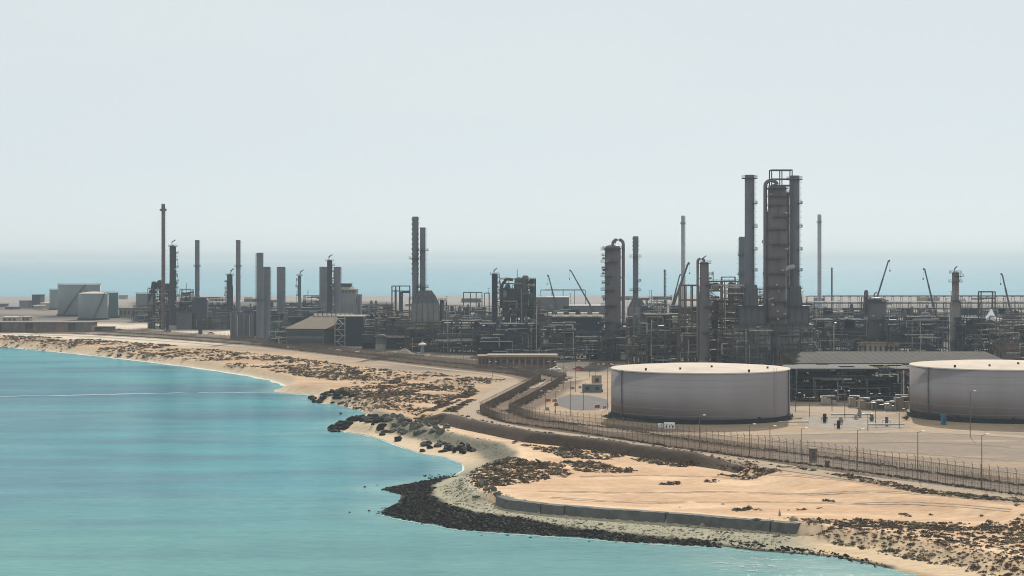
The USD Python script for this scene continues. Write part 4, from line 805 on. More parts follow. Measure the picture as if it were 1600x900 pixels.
# pump and valve skids in front of the manifold
for i, (px, py, w, h) in enumerate(((1246, 620, 20, 14), (1296, 633, 22, 14), (1316, 628, 14, 12), (1336, 636, 18, 18), (1352, 640, 18, 18), (1372, 641, 20, 15), (1392, 642, 16, 14), (1410, 641, 22, 24), (1262, 612, 26, 14), (1376, 622, 20, 14))):
    x, y, k = base(px, py); W, H = w * k, h * k
    t = thing('pump_skid', ['grey valve skid close behind the tank edge', 'pale pump skid with a round cooler', 'small dark pump skid', 'tan valve skid with an upright drum', 'tan pump skid with doors', 'low grey valve skid', 'small pale pump skid', 'tall tan cabinet skid against the blue cabin tank', 'pale lagged pipe skid under the manifold', 'high pipe skid half under the manifold'][i] + ' between the wide tanks', 'pump skid', x, y, GZ)
    c = ['concrete', 'pipe', 'dark', 'tan', 'tan', 'vessel', 'pipe', 'tan', 'pipe', 'vessel'][i]
    obj('plinth', MB().box(-W / 2 - .3, W / 2 + .3, -.3, 4.3, 0, .5), M['concrete'], t); obj('housing', MB().box(-W / 2, W * .1, 0, 3.6, .5, H * .8).box(W * .15, W / 2, .4, 3.2, .5, H * .55), M[c], t)
    obj('drum', cyl_h(MB(), -W * .1, W / 2, 1.6, H * .55 + 1.1, .9, 12), M['piped'], t, smooth=50); obj('pipe', MB().tube([(-W / 2, -.6, .6), (-W / 2, -.6, H), (W * .4, -.6, H)], .22, 8), M['pipe'], t)
    obj('valve_wheel', ann(MB(), .35, .55, H * .9, H * .9 + .1, n=12, x=W * .3, y=-.2), M['red' if i % 3 == 0 else 'piped'], t)

frame_unit('open pipe scaffold climbing the front of the seaward fired heater', 1146, 1204, 512, 579, 6, 'steel', .28, 43, top=False, light=.35, lv=4.2)
frame_unit('open pipe scaffold climbing the front of the landward fired heater', 1214, 1274, 514, 579, 6, 'steel', .28, 44, top=False, light=.35, lv=4.2)
# ---------------------------------------------------------------- second rank: frames and units that fill the plant behind and between
for i, (p0, p1, yt, yb, m, lab) in enumerate((
    (604, 640, 486, 530, 'bluish', 'hazy back unit seen between the pylon frame and the ringed stack heater'),
    (694, 770, 494, 530, 'steel', 'hazy back unit beyond the dark low structure with pale pipes'),
    (570, 606, 487, 528, 'bluish', 'hazy back unit over the roof line of the dark blue hall'),
    (845, 900, 505, 562, 'steel', 'cluttered unit in front of the dark process hall'),
    (896, 940, 520, 562, 'bluish', 'low cluttered unit at the landward end of the dark process hall'),
    (1005, 1064, 478, 545, 'bluish', 'hazy back unit above the pale beam of the wide framed unit'),
    (1064, 1110, 480, 545, 'bluish', 'hazy back unit behind the open legged platform'),
    (1112, 1160, 470, 540, 'steel', 'hazy back unit behind the brown latticed structure'),
    (1270, 1350, 482, 530, 'bluish', 'hazy back unit beyond the landward heater'),
    (1380, 1480, 482, 530, 'bluish', 'hazy back unit between the fat drum and the pale column'),
    (1500, 1600, 482, 530, 'bluish', 'hazy back unit under the white sheet'),
    (398, 446, 490, 528, 'bluish', 'hazy unit behind the touching pair of broad stacks'),
    (446, 520, 486, 526, 'bluish', 'hazy unit behind the long shed'),
    (206, 236, 478, 503, 'bluish', 'far hazy unit beside the squat grey tank'),
    (262, 300, 476, 505, 'bluish', 'far hazy unit between the slim dark column and the hopper'),
    (300, 348, 484, 508, 'bluish', 'far hazy unit under the seaward end of the air cooler'),
    (346, 400, 482, 508, 'bluish', 'far hazy unit behind the short ragged column'),
    (396, 446, 478, 508, 'bluish', 'far hazy unit seen through the broad stacks'),
    (440, 512, 474, 506, 'bluish', 'far hazy unit behind the thin crowded column'),
    (552, 600, 494, 520, 'bluish', 'hazy unit at the inland end of the stepped building'),
    (420, 456, 512, 540, 'dark', 'low crowded unit at the seaward end of the long shed'),
    (596, 640, 500, 536, 'dark', 'low crowded unit just before the pylon frame'),
    (560, 612, 476, 508, 'bluish', 'far hazy unit beyond the pylon frame'),
    (676, 724, 478, 510, 'bluish', 'far hazy unit between the ringed stacks and the pale gantry'),
    (720, 785, 480, 512, 'bluish', 'far hazy unit below the pale gantry'),
    (836, 905, 484, 516, 'bluish', 'far hazy unit hidden behind the pale roof vents'),
    (310, 400, 480, 506, 'bluish', 'far hazy unit behind the silo bank'),
    (640, 700, 520, 550, 'bluish', 'low crowded unit round the legs of the ringed stack heater'),
    (746, 850, 524, 553, 'dark', 'low crowded unit just behind the gatehouse row'),
    (566, 640, 512, 546, 'bluish', 'low crowded unit between the blue hall and the ringed stack heater'),
    (1206, 1214, 545, 578, 'steel', 'narrow pipe scaffold between the feet of the fired heaters'))):
    frame_unit(lab, p0, p1, yt, yb, 14, m, 1.6, 60 + i, light=.45, clad=1.4 if i != 30 else 0, stair=False, lv=4.2)

for p0, p1, yt, yb, lab, m in ((396, 447, 486, 525, 'dark windowless block behind the touching broad stacks', 'bluish'), (570, 604, 494, 532, 'dark windowless block behind the blue hall', 'bluish'), (612, 640, 500, 538, 'dark windowless block at the seaward side of the ringed stack heater', 'heater'),
        (694, 748, 506, 542, 'dark windowless block behind the dark low structure', 'bluish'), (446, 500, 482, 518, 'dark windowless block behind the roof of the long shed', 'bluish'), (268, 345, 492, 510, 'long dark windowless block behind the hopper', 'bluish'), (346, 398, 488, 511, 'dark windowless block behind the silo bank', 'bluish'), (752, 842, 510, 548, 'dark windowless block inside the wide dark blue unit', 'bluish')):
    t, x, y, k, W, H = building(lab, p0, p1, yt, yb, 12, m, 'bluish', doors=2)
    for i in range(int(W / 5)): obj('wall_rib', MB().box(i * 5 + 1, i * 5 + 1.3, -.25, .01, 0, H), M['dark'], t)
# low things on the hazy flats beyond the plant
rf = random.Random(31)
LANDM = [(0, 'warehouse'), (60, 'small grey tank'), (220, 'squat tank'), (255, 'flare stack'), (308, 'hopper stack'), (372, 'silo bank'), (411, 'touching stacks'), (468, 'thin column'), (530, 'stepped building'), (600, 'pylon frame'), (655, 'ringed stacks'), (740, 'pale gantry'), (808, 'jagged block'), (890, 'leaning crane'), (958, 'hooked column'), (1038, 'thin mast'), (1100, 'medium column'), (1215, 'tall trio'), (1290, 'lone pale stack'), (1370, 'fat drum'), (1445, 'seaward crane'), (1493, 'pale column'), (1560, 'white sheet')]
for i in range(46):
    px, pyb = rf.uniform(-60, 1560), rf.choice([468, 470, 472, 475, 479, 484, 489]) + rf.uniform(-1, 1)
    if 80 < px < 250 and pyb > 474: continue
    w, hh = rf.uniform(8, 34), rf.uniform(2.5, 6); x, y, k = base(px, pyb)
    m1 = rf.choice(['cladding', 'tan', 'bluish', 'heater', 'concrete']); m2 = rf.choice(['roofw', 'roofd', 'cladding', 'roofd'])
    lm = min(LANDM, key=lambda q_: abs(q_[0] - px - w / 2))[1]
    t = thing('far_hut', f"{'long' if w > 20 else 'short'} hazy {dict(cladding='grey', tan='tan', bluish='dark blue', heater='dark grey', concrete='pale grey')[m1]} hut with {dict(roofw='white', roofd='tan', cladding='grey')[m2]} roof, far behind the {lm}", 'hut', x, y, GZ, group='low huts on the far flats')
    obj('wall', MB().box(0, w * k, 0, 14, 0, hh * k), M[m1], t); obj('roof', MB().box(-.5, w * k + .5, -.5, 14.5, hh * k, hh * k + .6), M[m2], t)
    if w > 18: obj('door', MB().box(w * k * .4, w * k * .6, -.1, .02, .05, hh * k * .7), M['dark'], t)
for i in range(26):
    px, pyb = rf.uniform(480, 1590), rf.uniform(486, 515); x, y, k = base(px, pyb); hh = rf.uniform(22, 36) * .8
    t = thing('far_lamp_post', 'thin hazy lamp post standing among the far units', 'lamp post', x, y, GZ, group='thin lamp posts among the far units'); obj('post', MB().bar((0, 0, 0), (0, 0, hh), .35), M['steel'], t); obj('lamp_head', MB().bar((-1.2, 0, hh), (1.2, 0, hh), .4), M['concrete'], t)

# ---------------------------------------------------------------- roads, yard patches
M['padk'] = mat('dusty_pad', (0.29, 0.245, 0.20), .97, .3, .3)
M['track'] = mat('rolled_sand', (0.35, 0.255, 0.17), 0.97, 0.15, 0.3)
def ribbon(pts, wid, n=None, step=4.0):
    """A strip along a line, laid on the ground."""
    pts = np.asarray(pts, float); d = np.r_[0, np.cumsum(np.linalg.norm(np.diff(pts, axis=0), axis=1))]; u = np.arange(0, d[-1], step)
    C = np.stack([np.interp(u, d, pts[:, 0]), np.interp(u, d, pts[:, 1])], 1)
    for _ in range(6): C[1:-1] = (C[:-2] + 2 * C[1:-1] + C[2:]) / 4
    T = np.gradient(C, axis=0); T /= np.linalg.norm(T, axis=1, keepdims=True); N = np.stack([-T[:, 1], T[:, 0]], 1); return C, T, N
def road(name, pts, wid, material, lift=0.08, z=None):
    C, T, N = ribbon(pts, wid); k = 5; V = np.concatenate([C + N * wid * (j / (k - 1) - .5) for j in range(k)]); n = len(C)
    Z = height(V) + lift if z is None else np.full(len(V), z); q = []
    i = np.arange(n * k).reshape(k, n); q = np.stack([i[:-1, :-1], i[1:, :-1], i[1:, 1:], i[:-1, 1:]], -1).reshape(-1, 4)
    usdm = obj(name, (np.column_stack([V, Z]), q[:, ::-1]), M[material], smooth=True, kind='structure')
road('perimeter_road', ROADR, 9.0, 'road', .10)
road('beach_road', ROADC, 5.0, 'road', .10)
road('yard_road', line([(820, 606), (870, 596), (950, 588), (1020, 590)], GZ), 9, 'road', .06)
road('tank_road', line([(885, 655), (960, 674), (1080, 680), (1180, 679), (1300, 676), (1450, 674), (1560, 680), (1700, 690)], GZ), 8, 'road', .06)
for i, (pts, z) in enumerate((([(840, 768), (980, 770), (1150, 768), (1330, 775), (1600, 800)], 3.2), ([(860, 778), (1000, 786), (1200, 783), (1420, 790), (1600, 812)], 3.2), ([(905, 745), (1060, 742), (1220, 752), (1400, 772), (1560, 795)], 3.2), ([(1210, 690), (1330, 693), (1450, 690), (1600, 700)], GZ), ([(1250, 700), (1400, 706), (1600, 722)], GZ), ([(1180, 684), (1300, 700), (1450, 722), (1600, 740)], GZ))):
    for o in (-.9, .9):
        C_, T_, N_ = ribbon(line(pts, z), 1, step=4); road('tyre_track', C_ + N_ * o, .55, 'track', .05)
def fan(name, pts, material, lift=.05):
    p = line(pts, GZ); c = p.mean(0); n = len(p); V = np.vstack([c, p]); obj(name, (np.column_stack([V, np.full(n + 1, GZ + lift)]), [[0, 1 + i, 1 + (i + 1) % n] for i in range(n)] if np.cross(p[0] - c, p[1] - c) > 0 else [[0, 1 + (i + 1) % n, 1 + i] for i in range(n)]), M[material], kind='structure')
fan('asphalt_yard', [(866, 632), (872, 622), (890, 617), (920, 618), (948, 624), (952, 636), (930, 641), (895, 641)], 'asphalt', .03)
fan('concrete_pad', [(1245, 662), (1262, 650), (1330, 650), (1400, 656), (1425, 668), (1380, 672), (1290, 672)], 'padk', .03)
fan('gravel_pad', [(1236, 640), (1260, 630), (1340, 640), (1415, 644), (1380, 650), (1290, 647)], 'road', .02)

# ---------------------------------------------------------------- sea wall: cast sections along the terrace edge
t = thing('sea_wall', 'low grey concrete sea wall holding up the sand terrace', 'sea wall', 0, 0, 0)
C, T, N = ribbon(WALL, 1, step=.5); d = np.r_[0, np.cumsum(np.linalg.norm(np.diff(C, axis=0), axis=1))]; n = int(d[-1] / 6.0)
for i in range(n):
    m_ = (d >= d[-1] * i / n - .01) & (d <= d[-1] * (i + 1) / n + .3); c = C[m_]
    if len(c) < 2: continue
    o = rf.uniform(-.04, .04); top = 3.28 + rf.uniform(-.03, .06); nn = N[m_]; k = len(c)
    if nn[0, 1] < 0: nn = -nn
    jag = np.array([(vnoise(c, 1.6, 90 + s_) - .5) for s_ in range(3)]).T
    v = np.concatenate([np.column_stack([c - nn * (.55 - o + jag[:, :1] * .5), np.full(k, -.6)]), np.column_stack([c - nn * (.28 - o + jag[:, 1:2] * .22), top + jag[:, 2] * .3]), np.column_stack([c + nn * 2.3, np.full(k, top)]), np.column_stack([c + nn * 2.3, np.full(k, -.6)])]); f = []
    for j in range(k - 1):
        for u in range(4): w_ = (u + 1) % 4; f += [[u*k+j, u*k+j+1, w_*k+j+1], [u*k+j, w_*k+j+1, w_*k+j]]
    f += [[0, k, 2*k], [0, 2*k, 3*k], [k-1, 3*k-1, 2*k-1], [k-1, 4*k-1, 3*k-1]]
    obj('wall_section', (v, f), M['seawall'], t)

# ---------------------------------------------------------------- brown earth bank below the road
C, T, N = ribbon(BANK, 1, step=.8); k = len(C)
if N[k // 2, 1] < 0: N = -N
ends = np.minimum(1, np.minimum(np.arange(k), np.arange(k)[::-1] * .35) / 12.0); rows = []
for j, (off, z) in enumerate(((-4.6, 2.8), (-3.7, 3.5), (-2.8, 4.3), (-1.9, 5.0), (-.9, 5.8), (.3, 6.25), (1.4, 6.0), (3.2, 5.15))):
    q_ = C + N * off; nz = vnoise(q_ + j * 3.3, 1.5, 101) - .5; nz2 = vnoise(q_ + j * 1.7, 5, 111) - .5
    zz = 3.0 + (z - 3.0) * (.25 + .75 * ends) + (nz * .5 + nz2 * .5) * (1 if 0 < j < 7 else .2); zz = np.where(j == 7, 5.1, zz)
    rows.append(np.column_stack([q_ + N * (nz * .6 + nz2 * .8)[:, None], zz]))
i = np.arange(8 * k).reshape(8, k); q = np.stack([i[:-1, :-1], i[1:, :-1], i[1:, 1:], i[:-1, 1:]], -1).reshape(-1, 4)
M['earth'] = mat('brown_earth', (0.060, 0.037, 0.023), 0.97, 0.35, 0.9, bump=.15)
obj('earth_bank', (np.vstack(rows), q), M['earth'], smooth=True, kind='structure')

# ---------------------------------------------------------------- fences
def fence(label, pts, spacing, hp=2.7, hpost=3.7, pick=.24, wid=.05, group=None, flat=False):
    C, T, N = ribbon(pts, 1, step=spacing); Z = height(C); c0 = C[0]; t = thing('fence', label, 'fence', c0[0], c0[1], Z[0])
    P_ = np.column_stack([C - c0, Z - Z[0]])
    for i in range(len(C)):
        p = P_[i]; nn = np.array([N[i, 0], N[i, 1], 0]); s_ = -1 if nn[1] > 0 else 1
        obj('post', MB().bar(p - [0, 0, .3], p + [0, 0, hpost], .12).bar(p + [0, 0, hpost - .05], p + [0, 0, hpost + .4] + nn * .45 * s_, .1), M['fence'], t)
    for i in range(len(C) - 1):
        a, b = P_[i], P_[i + 1]; mb = MB(); n = max(3, int(np.linalg.norm(b - a) / pick))
        for j in range(1, n): p = a + (b - a) * j / n; mb.bar(p, p + [0, 0, hp], wid)
        for h in (.12, hp * .5, hp): mb.bar(a + [0, 0, h], b + [0, 0, h], .08)
        for h in (hp + .45, hp + .85): mb.bar(a + [0, 0, h], b + [0, 0, h], .04)
        obj('mesh_panel', mb, M['fence'], t)
fence('outer fence running along the perimeter road below the wide tanks', FENCE1[10:], 3.0)
fence('inner fence running between the perimeter fence and the wide tanks', FENCE2[10:], 3.0)
fence('outer fence stretch climbing from the road bend to the gate corner', FENCE1[8:11], 3.0, pick=.22, wid=.075)
fence('inner fence stretch climbing from the bend to the gate corner', FENCE2[8:11], 3.0, pick=.22, wid=.075)
fence('outer fence along the beach road before the plant', FENCE1[0:9], 6.0, pick=.34, wid=.10)
fence('inner fence along the beach road before the plant', FENCE2[0:9], 6.0, pick=.34, wid=.10)

# ---------------------------------------------------------------- lamp posts
def lamp(x, y, hgt, label, group=None, arms=1):
    t = thing('lamp_post', label, 'lamp post', x, y, ground_z(x, y), group=group)
    obj('post', MB().tube([(0, 0, 0), (0, 0, hgt * .5), (0, 0, hgt)], [.13, .11, .08], 8), M['fence'], t)
    for s_ in ((-1, 1) if arms == 2 else (1,)):
        obj('arm', MB().bar((0, 0, hgt - .1), (s_ * 1.1, 0, hgt + .25), .09), M['fence'], t); obj('lamp_head', MB().cbox(s_ * 1.4, 0, hgt + .2, .8, .35, .18), M['white'], t)
for i, (px, pyb, pyt) in enumerate(((1093, 699, 650), (1171, 709, 664), (1203, 713, 667), (1252, 719, 670), (1340, 730, 672), (1434, 747, 675), (1534, 760, 680))):
    x, y = at(px, pyb); lamp(x, y, (pyb - pyt) * y / F, 'tall brown lamp post at the perimeter fences, ' + ['before the tank with the white cabin', 'first past the white cabin tank shade', 'second past the white cabin tank', 'beside the brown sentry box', 'below the tan skids', 'below the blue cabin tank', 'last along the fence inland'][i])
x, y = at(1516, 683); lamp(x, y, 71 * y / F, 'lone lamp post with a bright head standing before the blue cabin tank')
for i, (px, pyb, pyt) in enumerate(((852, 640, 612), (868, 646, 612), (880, 608, 575), (891, 650, 592), (899, 612, 565), (912, 640, 600), (949, 640, 570), (930, 606, 570), (921, 590, 556), (862, 600, 566), (1243, 642, 615), (1320, 652, 612), (1368, 664, 616), (1265, 650, 622), (1300, 640, 612), (700, 560, 535), (724, 566, 541), (745, 572, 546), (770, 590, 566), (880, 590, 560), (1405, 668, 640), (1356, 672, 648))):
    x, y = at(px, pyb); lamp(x, y, (pyb - pyt) * y / F, 'thin brown lamp post standing in the plant yard inside the fence', 'lamp posts in the plant yard', 2 if i % 3 == 0 else 1)

# ---------------------------------------------------------------- vehicles
def car_parts(t, paint, kind='car'):
    L = 4.7 if kind == 'car' else 5.4
    if kind == 'car':
        prof = [(-2.3, .35), (-2.35, .75), (-2.1, 1.0), (-1.5, 1.05), (-.8, 1.5), (.7, 1.52), (1.45, 1.02), (2.2, .9), (2.35, .6), (2.3, .35)]
    else:
        prof = [(-2.7, .5), (-2.7, 1.15), (-.6, 1.15), (-.55, 1.2), (-.45, 1.78), (.85, 1.78), (1.4, 1.2), (2.5, 1.08), (2.7, .8), (2.65, .5)]
    n = len(prof); v = [(x, -.9, z) for x, z in prof] + [(x, .9, z) for x, z in prof]; f = []
    for i in range(n): j = (i + 1) % n; f += [[i, n + i, n + j], [i, n + j, j]]
    for i in range(1, n - 1): f += [[0, i, i + 1], [n, n + i + 1, n + i]]
    obj('body', (v, f), M[paint], t)
    zt = prof[4][1] if kind == 'car' else 1.78
    x0, x1 = (-1.2, 1.15) if kind == 'car' else (-.5, 1.15)
    for s_ in (-1, 1): obj('side_window', MB().box(x0 * .75, x1 * .7, s_ * .91 - .01, s_ * .91 + .01, 1.1 if kind == 'car' else 1.25, zt - .12), M['glassd'], t)
    obj('windscreen', MB().add([[x1 - .42, -.75, zt - .03], [x1 - .42, .75, zt - .03], [x1 + .25, .75, zt - .45], [x1 + .25, -.75, zt - .45]], [[0, 1, 2], [0, 2, 3]]), M['glassd'], t)
    for xx in (-1.5, 1.5):
        for s_ in (-1, 1): w = obj('wheel', MB().tube([(xx, s_ * .72, .34), (xx, s_ * .93, .34)], .34, 14), M['tyre'], t); obj('rim', MB().tube([(xx, s_ * .93, .34), (xx, s_ * .945, .34)], .2, 10), M['carg'], w)
    for s_ in (-.65, .65): obj('headlight', MB().cbox(prof[-2][0] - .03, s_, .68, .12, .34, .16), M['white'], t)
cars = [(782, 578, 'carb', 'car', 'dark car parked nearest the seaward end of the brown gatehouse row'), (796, 578, 'carb', 'pickup', 'dark pickup parked before the middle of the brown gatehouse row'), (809, 576, 'white', 'car', 'white car parked before the brown gatehouse row'), (832, 581, 'carg', 'pickup', 'silver pickup parked before the landward gatehouse block'), (845, 582, 'carg', 'car', 'silver car beside the silver pickup'), (868, 579, 'white', 'pickup', 'white pickup at the landward end of the gatehouse row'),
    (904, 578, 'red', 'pickup', 'dark red pickup standing on the sand yard before the dark hall'), (951, 573, 'red', 'pickup', 'maroon pickup half behind the grey tank edge'),
    (398, 537, 'carb', 'car', 'dark car parked below the silo bank'), (420, 540, 'carg', 'car', 'silver car parked by the touching broad stacks'), (456, 545, 'white', 'pickup', 'white pickup parked by the long shed corner'), (494, 547, 'carb', 'pickup', 'dark pickup parked before the long shed gable'), (516, 549, 'carg', 'car', 'silver car parked near the stair tower'), (528, 550, 'white', 'car', 'white car parked at the foot of the stair tower'), (562, 552, 'white', 'pickup', 'white pickup parked past the dark blue hall'), (612, 553, 'white', 'car', 'white car parked before the low cluttered frame'), (186, 517, 'carb', 'pickup', 'dark pickup on the pale lot by the teal tank'), (262, 519, 'carb', 'pickup', 'dark pickup on the pale lot below the flare stack'), (330, 522, 'red', 'car', 'red car on the pale lot below the air cooler'), (655, 556, 'carg', 'pickup', 'silver pickup before the ringed stack heater')]
for px, py, paint, kind, lab in cars:
    x, y = at(px, py); t = thing('parked_' + ('car' if kind == 'car' else 'pickup'), lab, 'car' if kind == 'car' else 'pickup', x, y, ground_z(x, y) + .06, rf.choice([0, pi, .15, -.2])); car_parts(t, paint, kind)

# ---------------------------------------------------------------- gatehouse row, long wall, cabins, yard bits
x, y, k = base(764, 575); t = thing('gatehouse_row', 'long low brown gatehouse row with pale pilasters and a flat tan roof', 'gatehouse', x, y, GZ); W, H = 105 * k, 17 * k
obj('wall', MB().box(0, W, 0, 14, 0, H), M['brownwall'], t); obj('roof', MB().box(-.8, W + .8, -1.4, 15, H, H + 1.1), M['tan'], t)
for i in range(12): 
    obj('pilaster', MB().box(W * i / 11 - .2, W * i / 11 + .2, -.5, .01, 0, H - .01), M['tan'], t)
    if i < 11: obj('window', MB().box(W * (i + .25) / 11, W * (i + .75) / 11, -.05, .02, H * .35, H * .75), M['glassd'], t)
building('lower brown block continuing the gatehouse row towards the beach', 747, 763.5, 557, 574, 12, 'brownwall', 'tan', wins=3)
x, y, k = base(-40, 519); t = thing('long_warehouse', 'long low purple brown warehouse behind the beach, below the green tanks', 'warehouse', x, y, GZ); W, H = 183 * k, 15 * k
obj('wall', MB().box(0, W, 0, 20, 0, H), M['brownwall'], t); obj('roof', MB().box(-.6, W + .6, -.8, 20.6, H, H + .5), M['concrete'], t)
for i in range(30): obj('wall_panel', MB().box(W * i / 30 + .25, W * (i + 1) / 30 - .25, -.22, .01, .3, H - .4), M[rf.choice(['brownwall', 'brownwall', 'brownwall', 'dark', 'heater', 'brown', 'brownwall'])], t)
building('dark low store between the warehouse end and the pale lot', 146, 176, 511, 518, 10, 'dark', 'roofd')
building('pale wall hut on the sand flats behind the warehouse', 4, 26, 496, 503, 14, 'tan', 'roofw', wins=3)
building('small pale hut beside the wall hut on the sand flats', 34, 46, 495, 502, 10, 'tan', 'roofw', wins=2)
building('tan arched store between the green tanks and the squat grey tank', 186, 211, 482, 496, 14, 'tan', 'concrete', wins=4)
def cabin(label, px0, px1, pyt, pyb, depth, wall, roof='white', win=2):
    return building(label, px0, px1, pyt, pyb, depth, wall, roof, wins=win, name='site_cabin', cat='cabin', over=.12, winw=.4)
cabin('small white cabin at the foot of the nearest bend tank', 1039, 1054, 663, 670.5, 2.6, 'white', 'white', 3); cabin('tiny white box beside the small white cabin', 1029, 1035, 664, 669, 1.4, 'white', 'white', 0)
cabin('blue cabin at the foot of a wide tank', 1472.5, 1478.5, 650, 664, 2.4, 'blue', 'blue', 1)
cabin('grey blue container in the yard beside the tank edge', 910, 941, 602, 613, 3, 'cladding', 'concrete', 2); cabin('tan equipment cabin behind the grey blue container', 925, 940, 588, 601, 4, 'tan', 'roofd', 1)
cabin('brown sentry box standing on the perimeter fence', 1266, 1276.5, 703, 720, 1.8, 'fence', 'fence', 1); cabin('brown hut by the inner fence near the lamp posts', 1290, 1296, 722, 729, 1.2, 'fence', 'fence', 0)
for i in range(13):
    px, py = [(893 + rf.uniform(0, 60), 606 + rf.uniform(0, 8)), (930 + rf.uniform(0, 22), 632 + rf.uniform(0, 8)), (855 + rf.uniform(0, 14), 622 + rf.uniform(0, 20))][i % 3]; x, y = at(px, py)
    t = thing('road_barrier', 'small orange and pale road barrier in the yard by the tank edge', 'barrier', x, y, GZ + .06, rf.uniform(0, 3), 'road barriers in the yard'); obj('block', MB().cbox(0, 0, 0, 1.8, .5, .45).cbox(0, 0, .45, 1.7, .28, .55), M['orange' if i % 2 else 'tan'], t); obj('stripe', MB().cbox(0, 0, 1.0, .6, .3, .06), M['white'], t)
for i in range(7):
    px, py = rf.uniform(1245, 1420), rf.uniform(648, 672); x, y = at(px, py); a = rf.choice(['tan', 'dark', 'vessel', 'pipe'])
    t = thing('valve_stand', 'small valve stand on the concrete pad between the wide tanks', 'valve', x, y, GZ, rf.uniform(0, 1), 'valve stands between the wide tanks'); hh = rf.uniform(1.2, 3.0)
    obj('pipe', MB().tube([(-1.4, 0, .1), (-1.4, 0, hh * .6), (1.2, 0, hh * .6), (1.2, 0, .1)], .22, 8), M['pipe' if i % 3 else 'piped'], t); obj('body', MB().cbox(0, 0, .1, .9, .8, hh), M[a], t); obj('hand_wheel', ann(MB(), .25, .4, hh + .15, hh + .25, n=10), M['red' if i % 4 == 0 else 'dark'], t)
for i, (px, py, L_, lab) in enumerate(((1330, 652, 14, 'grey pipe loop lying beside the tank pad'), (1240, 664, 10, 'pale pipe stub at the landward foot of the cabin tank'), (1385, 668, 12, 'low pale pipe rail across the tank pad'))):
    x, y = at(px, py); t = thing('ground_pipe', lab, 'pipe', x, y, GZ); obj('run', MB().tube([(-L_ / 2, 0, .1), (-L_ / 2, 0, 1), (L_ / 2, 1, 1), (L_ / 2, 1, .1)], .3, 8), M['pipe'], t)
# pit head and mound by the beach road
x, y = at(632, 556); t = thing('sand_heap', 'small sharp sand heap at the fence before the ringed stacks', 'heap', x, y, GZ); obj('mound', MB().lathe([(7, 0), (5.5, 1.0), (3, 2.8), (1.2, 3.9), (.2, 4.2)], 16), M['tan'], t, smooth=True)
x, y = at(660, 556); t = thing('vent_post', 'grey mushroom headed vent post before the ringed stacks', 'vent', x, y, GZ); obj('post', MB().tube([(0, 0, 0), (0, 0, 6.2)], 1.0, 12), M['concrete'], t); obj('cap', MB().lathe([(1.0, 6), (2.3, 6.1), (2.1, 6.9), (.8, 7.4), (.1, 7.5)], 14), M['roofw'], t)
# tanker on the horizon
x, y = at(66, 411.6, 0.0); t = thing('tanker_ship', 'faint long tanker ship low on the horizon', 'ship', x, y, 0.0); L_ = 22 * y / F
obj('hull', MB().add([[-L_/2, -14, 9], [-L_/2 + 8, -14, -2], [L_/2 - 16, -14, -2], [L_/2, 0, 12], [-L_/2, 14, 9], [-L_/2 + 8, 14, -2], [L_/2 - 16, 14, -2]], [[0, 1, 2], [0, 2, 3], [4, 6, 5], [4, 3, 6], [0, 3, 4], [0, 5, 1], [0, 4, 5], [2, 6, 3], [1, 5, 6], [1, 6, 2]]), M['dark'], t); obj('bridge', MB().box(-L_/2 + 10, -L_/2 + 30, -12, 12, 9, 32), M['white'], t); obj('funnel', MB().box(-L_/2 + 12, -L_/2 + 18, -4, 4, 32, 42), M['dark'], t)

# ---------------------------------------------------------------- rocks, rubble, scrub, surf
import trimesh
def lump(seed, n=16, sq=(1, 1, .62)):
    """An angular stone: the hull of a few random points."""
    g = np.random.default_rng(seed); p = g.normal(0, 1, (n, 3)); p /= np.linalg.norm(p, axis=1, keepdims=True); p *= g.uniform(.72, 1.12, (n, 1)); h = trimesh.convex.convex_hull(p * sq)
    return np.array(h.vertices), np.array(h.faces)
def inst(name, protos, material, pos, scale, rot, kind='stuff', mats=None):
    pi_ = UsdGeom.PointInstancer.Define(stage, '/World/' + name); tags(pi_.GetPrim(), kind=kind); paths = []
    for i, pr in enumerate(protos):
        p = f'/World/{name}/{name}_kind_{i}'; usdkit.mesh(stage, p, pr, M[(mats or [material])[i % len(mats or [material])]]); paths.append(Sdf.Path(p))
    pi_.CreatePrototypesRel().SetTargets(paths); n = len(pos); g = np.random.default_rng(5)
    pi_.CreateProtoIndicesAttr(Vt.IntArray.FromNumpy(g.integers(0, len(protos), n).astype(np.int32))); pi_.CreatePositionsAttr(Vt.Vec3fArray.FromNumpy(pos.astype(np.float32)))
    pi_.CreateScalesAttr(Vt.Vec3fArray.FromNumpy(scale.astype(np.float32))); h2 = rot / 2
    pi_.CreateOrientationsAttr(Vt.QuathArray([Gf.Quath(float(math.cos(a)), 0, 0, float(math.sin(a))) for a in h2]))
def scatter(regions, seed, clump=None):
    """Points in outlines given in photo pixels on the ground, each with its own count per 100 square metres."""
    g = np.random.default_rng(seed); out = []
    for pts, z, dens, cl in regions:
        poly = line(pts, z); lo, hi = poly.min(0), poly.max(0); n = int((hi - lo).prod() * dens / 100); p = lo + g.random((n, 2)) * (hi - lo); sd = sdist(p, poly)
        keep_ = sd > 0
        if cl == 'ragged': keep_ = sd > (vnoise(p, 3.5, 17) - .35) * 6.5 * g.uniform(.3, 1, n); cl = None
        if cl: keep_ &= (vnoise(p, 34, 27) > .36) | (p[:, 1] < 620); keep_ &= vnoise(p * [.55, 1.0], cl[0], 7) + .25 * sm(0, 3, sd) - .12 > cl[1] + g.uniform(-.08, .08, n)
        out.append(p[keep_])
    p = np.vstack(out); return np.column_stack([p, height(p)]), g
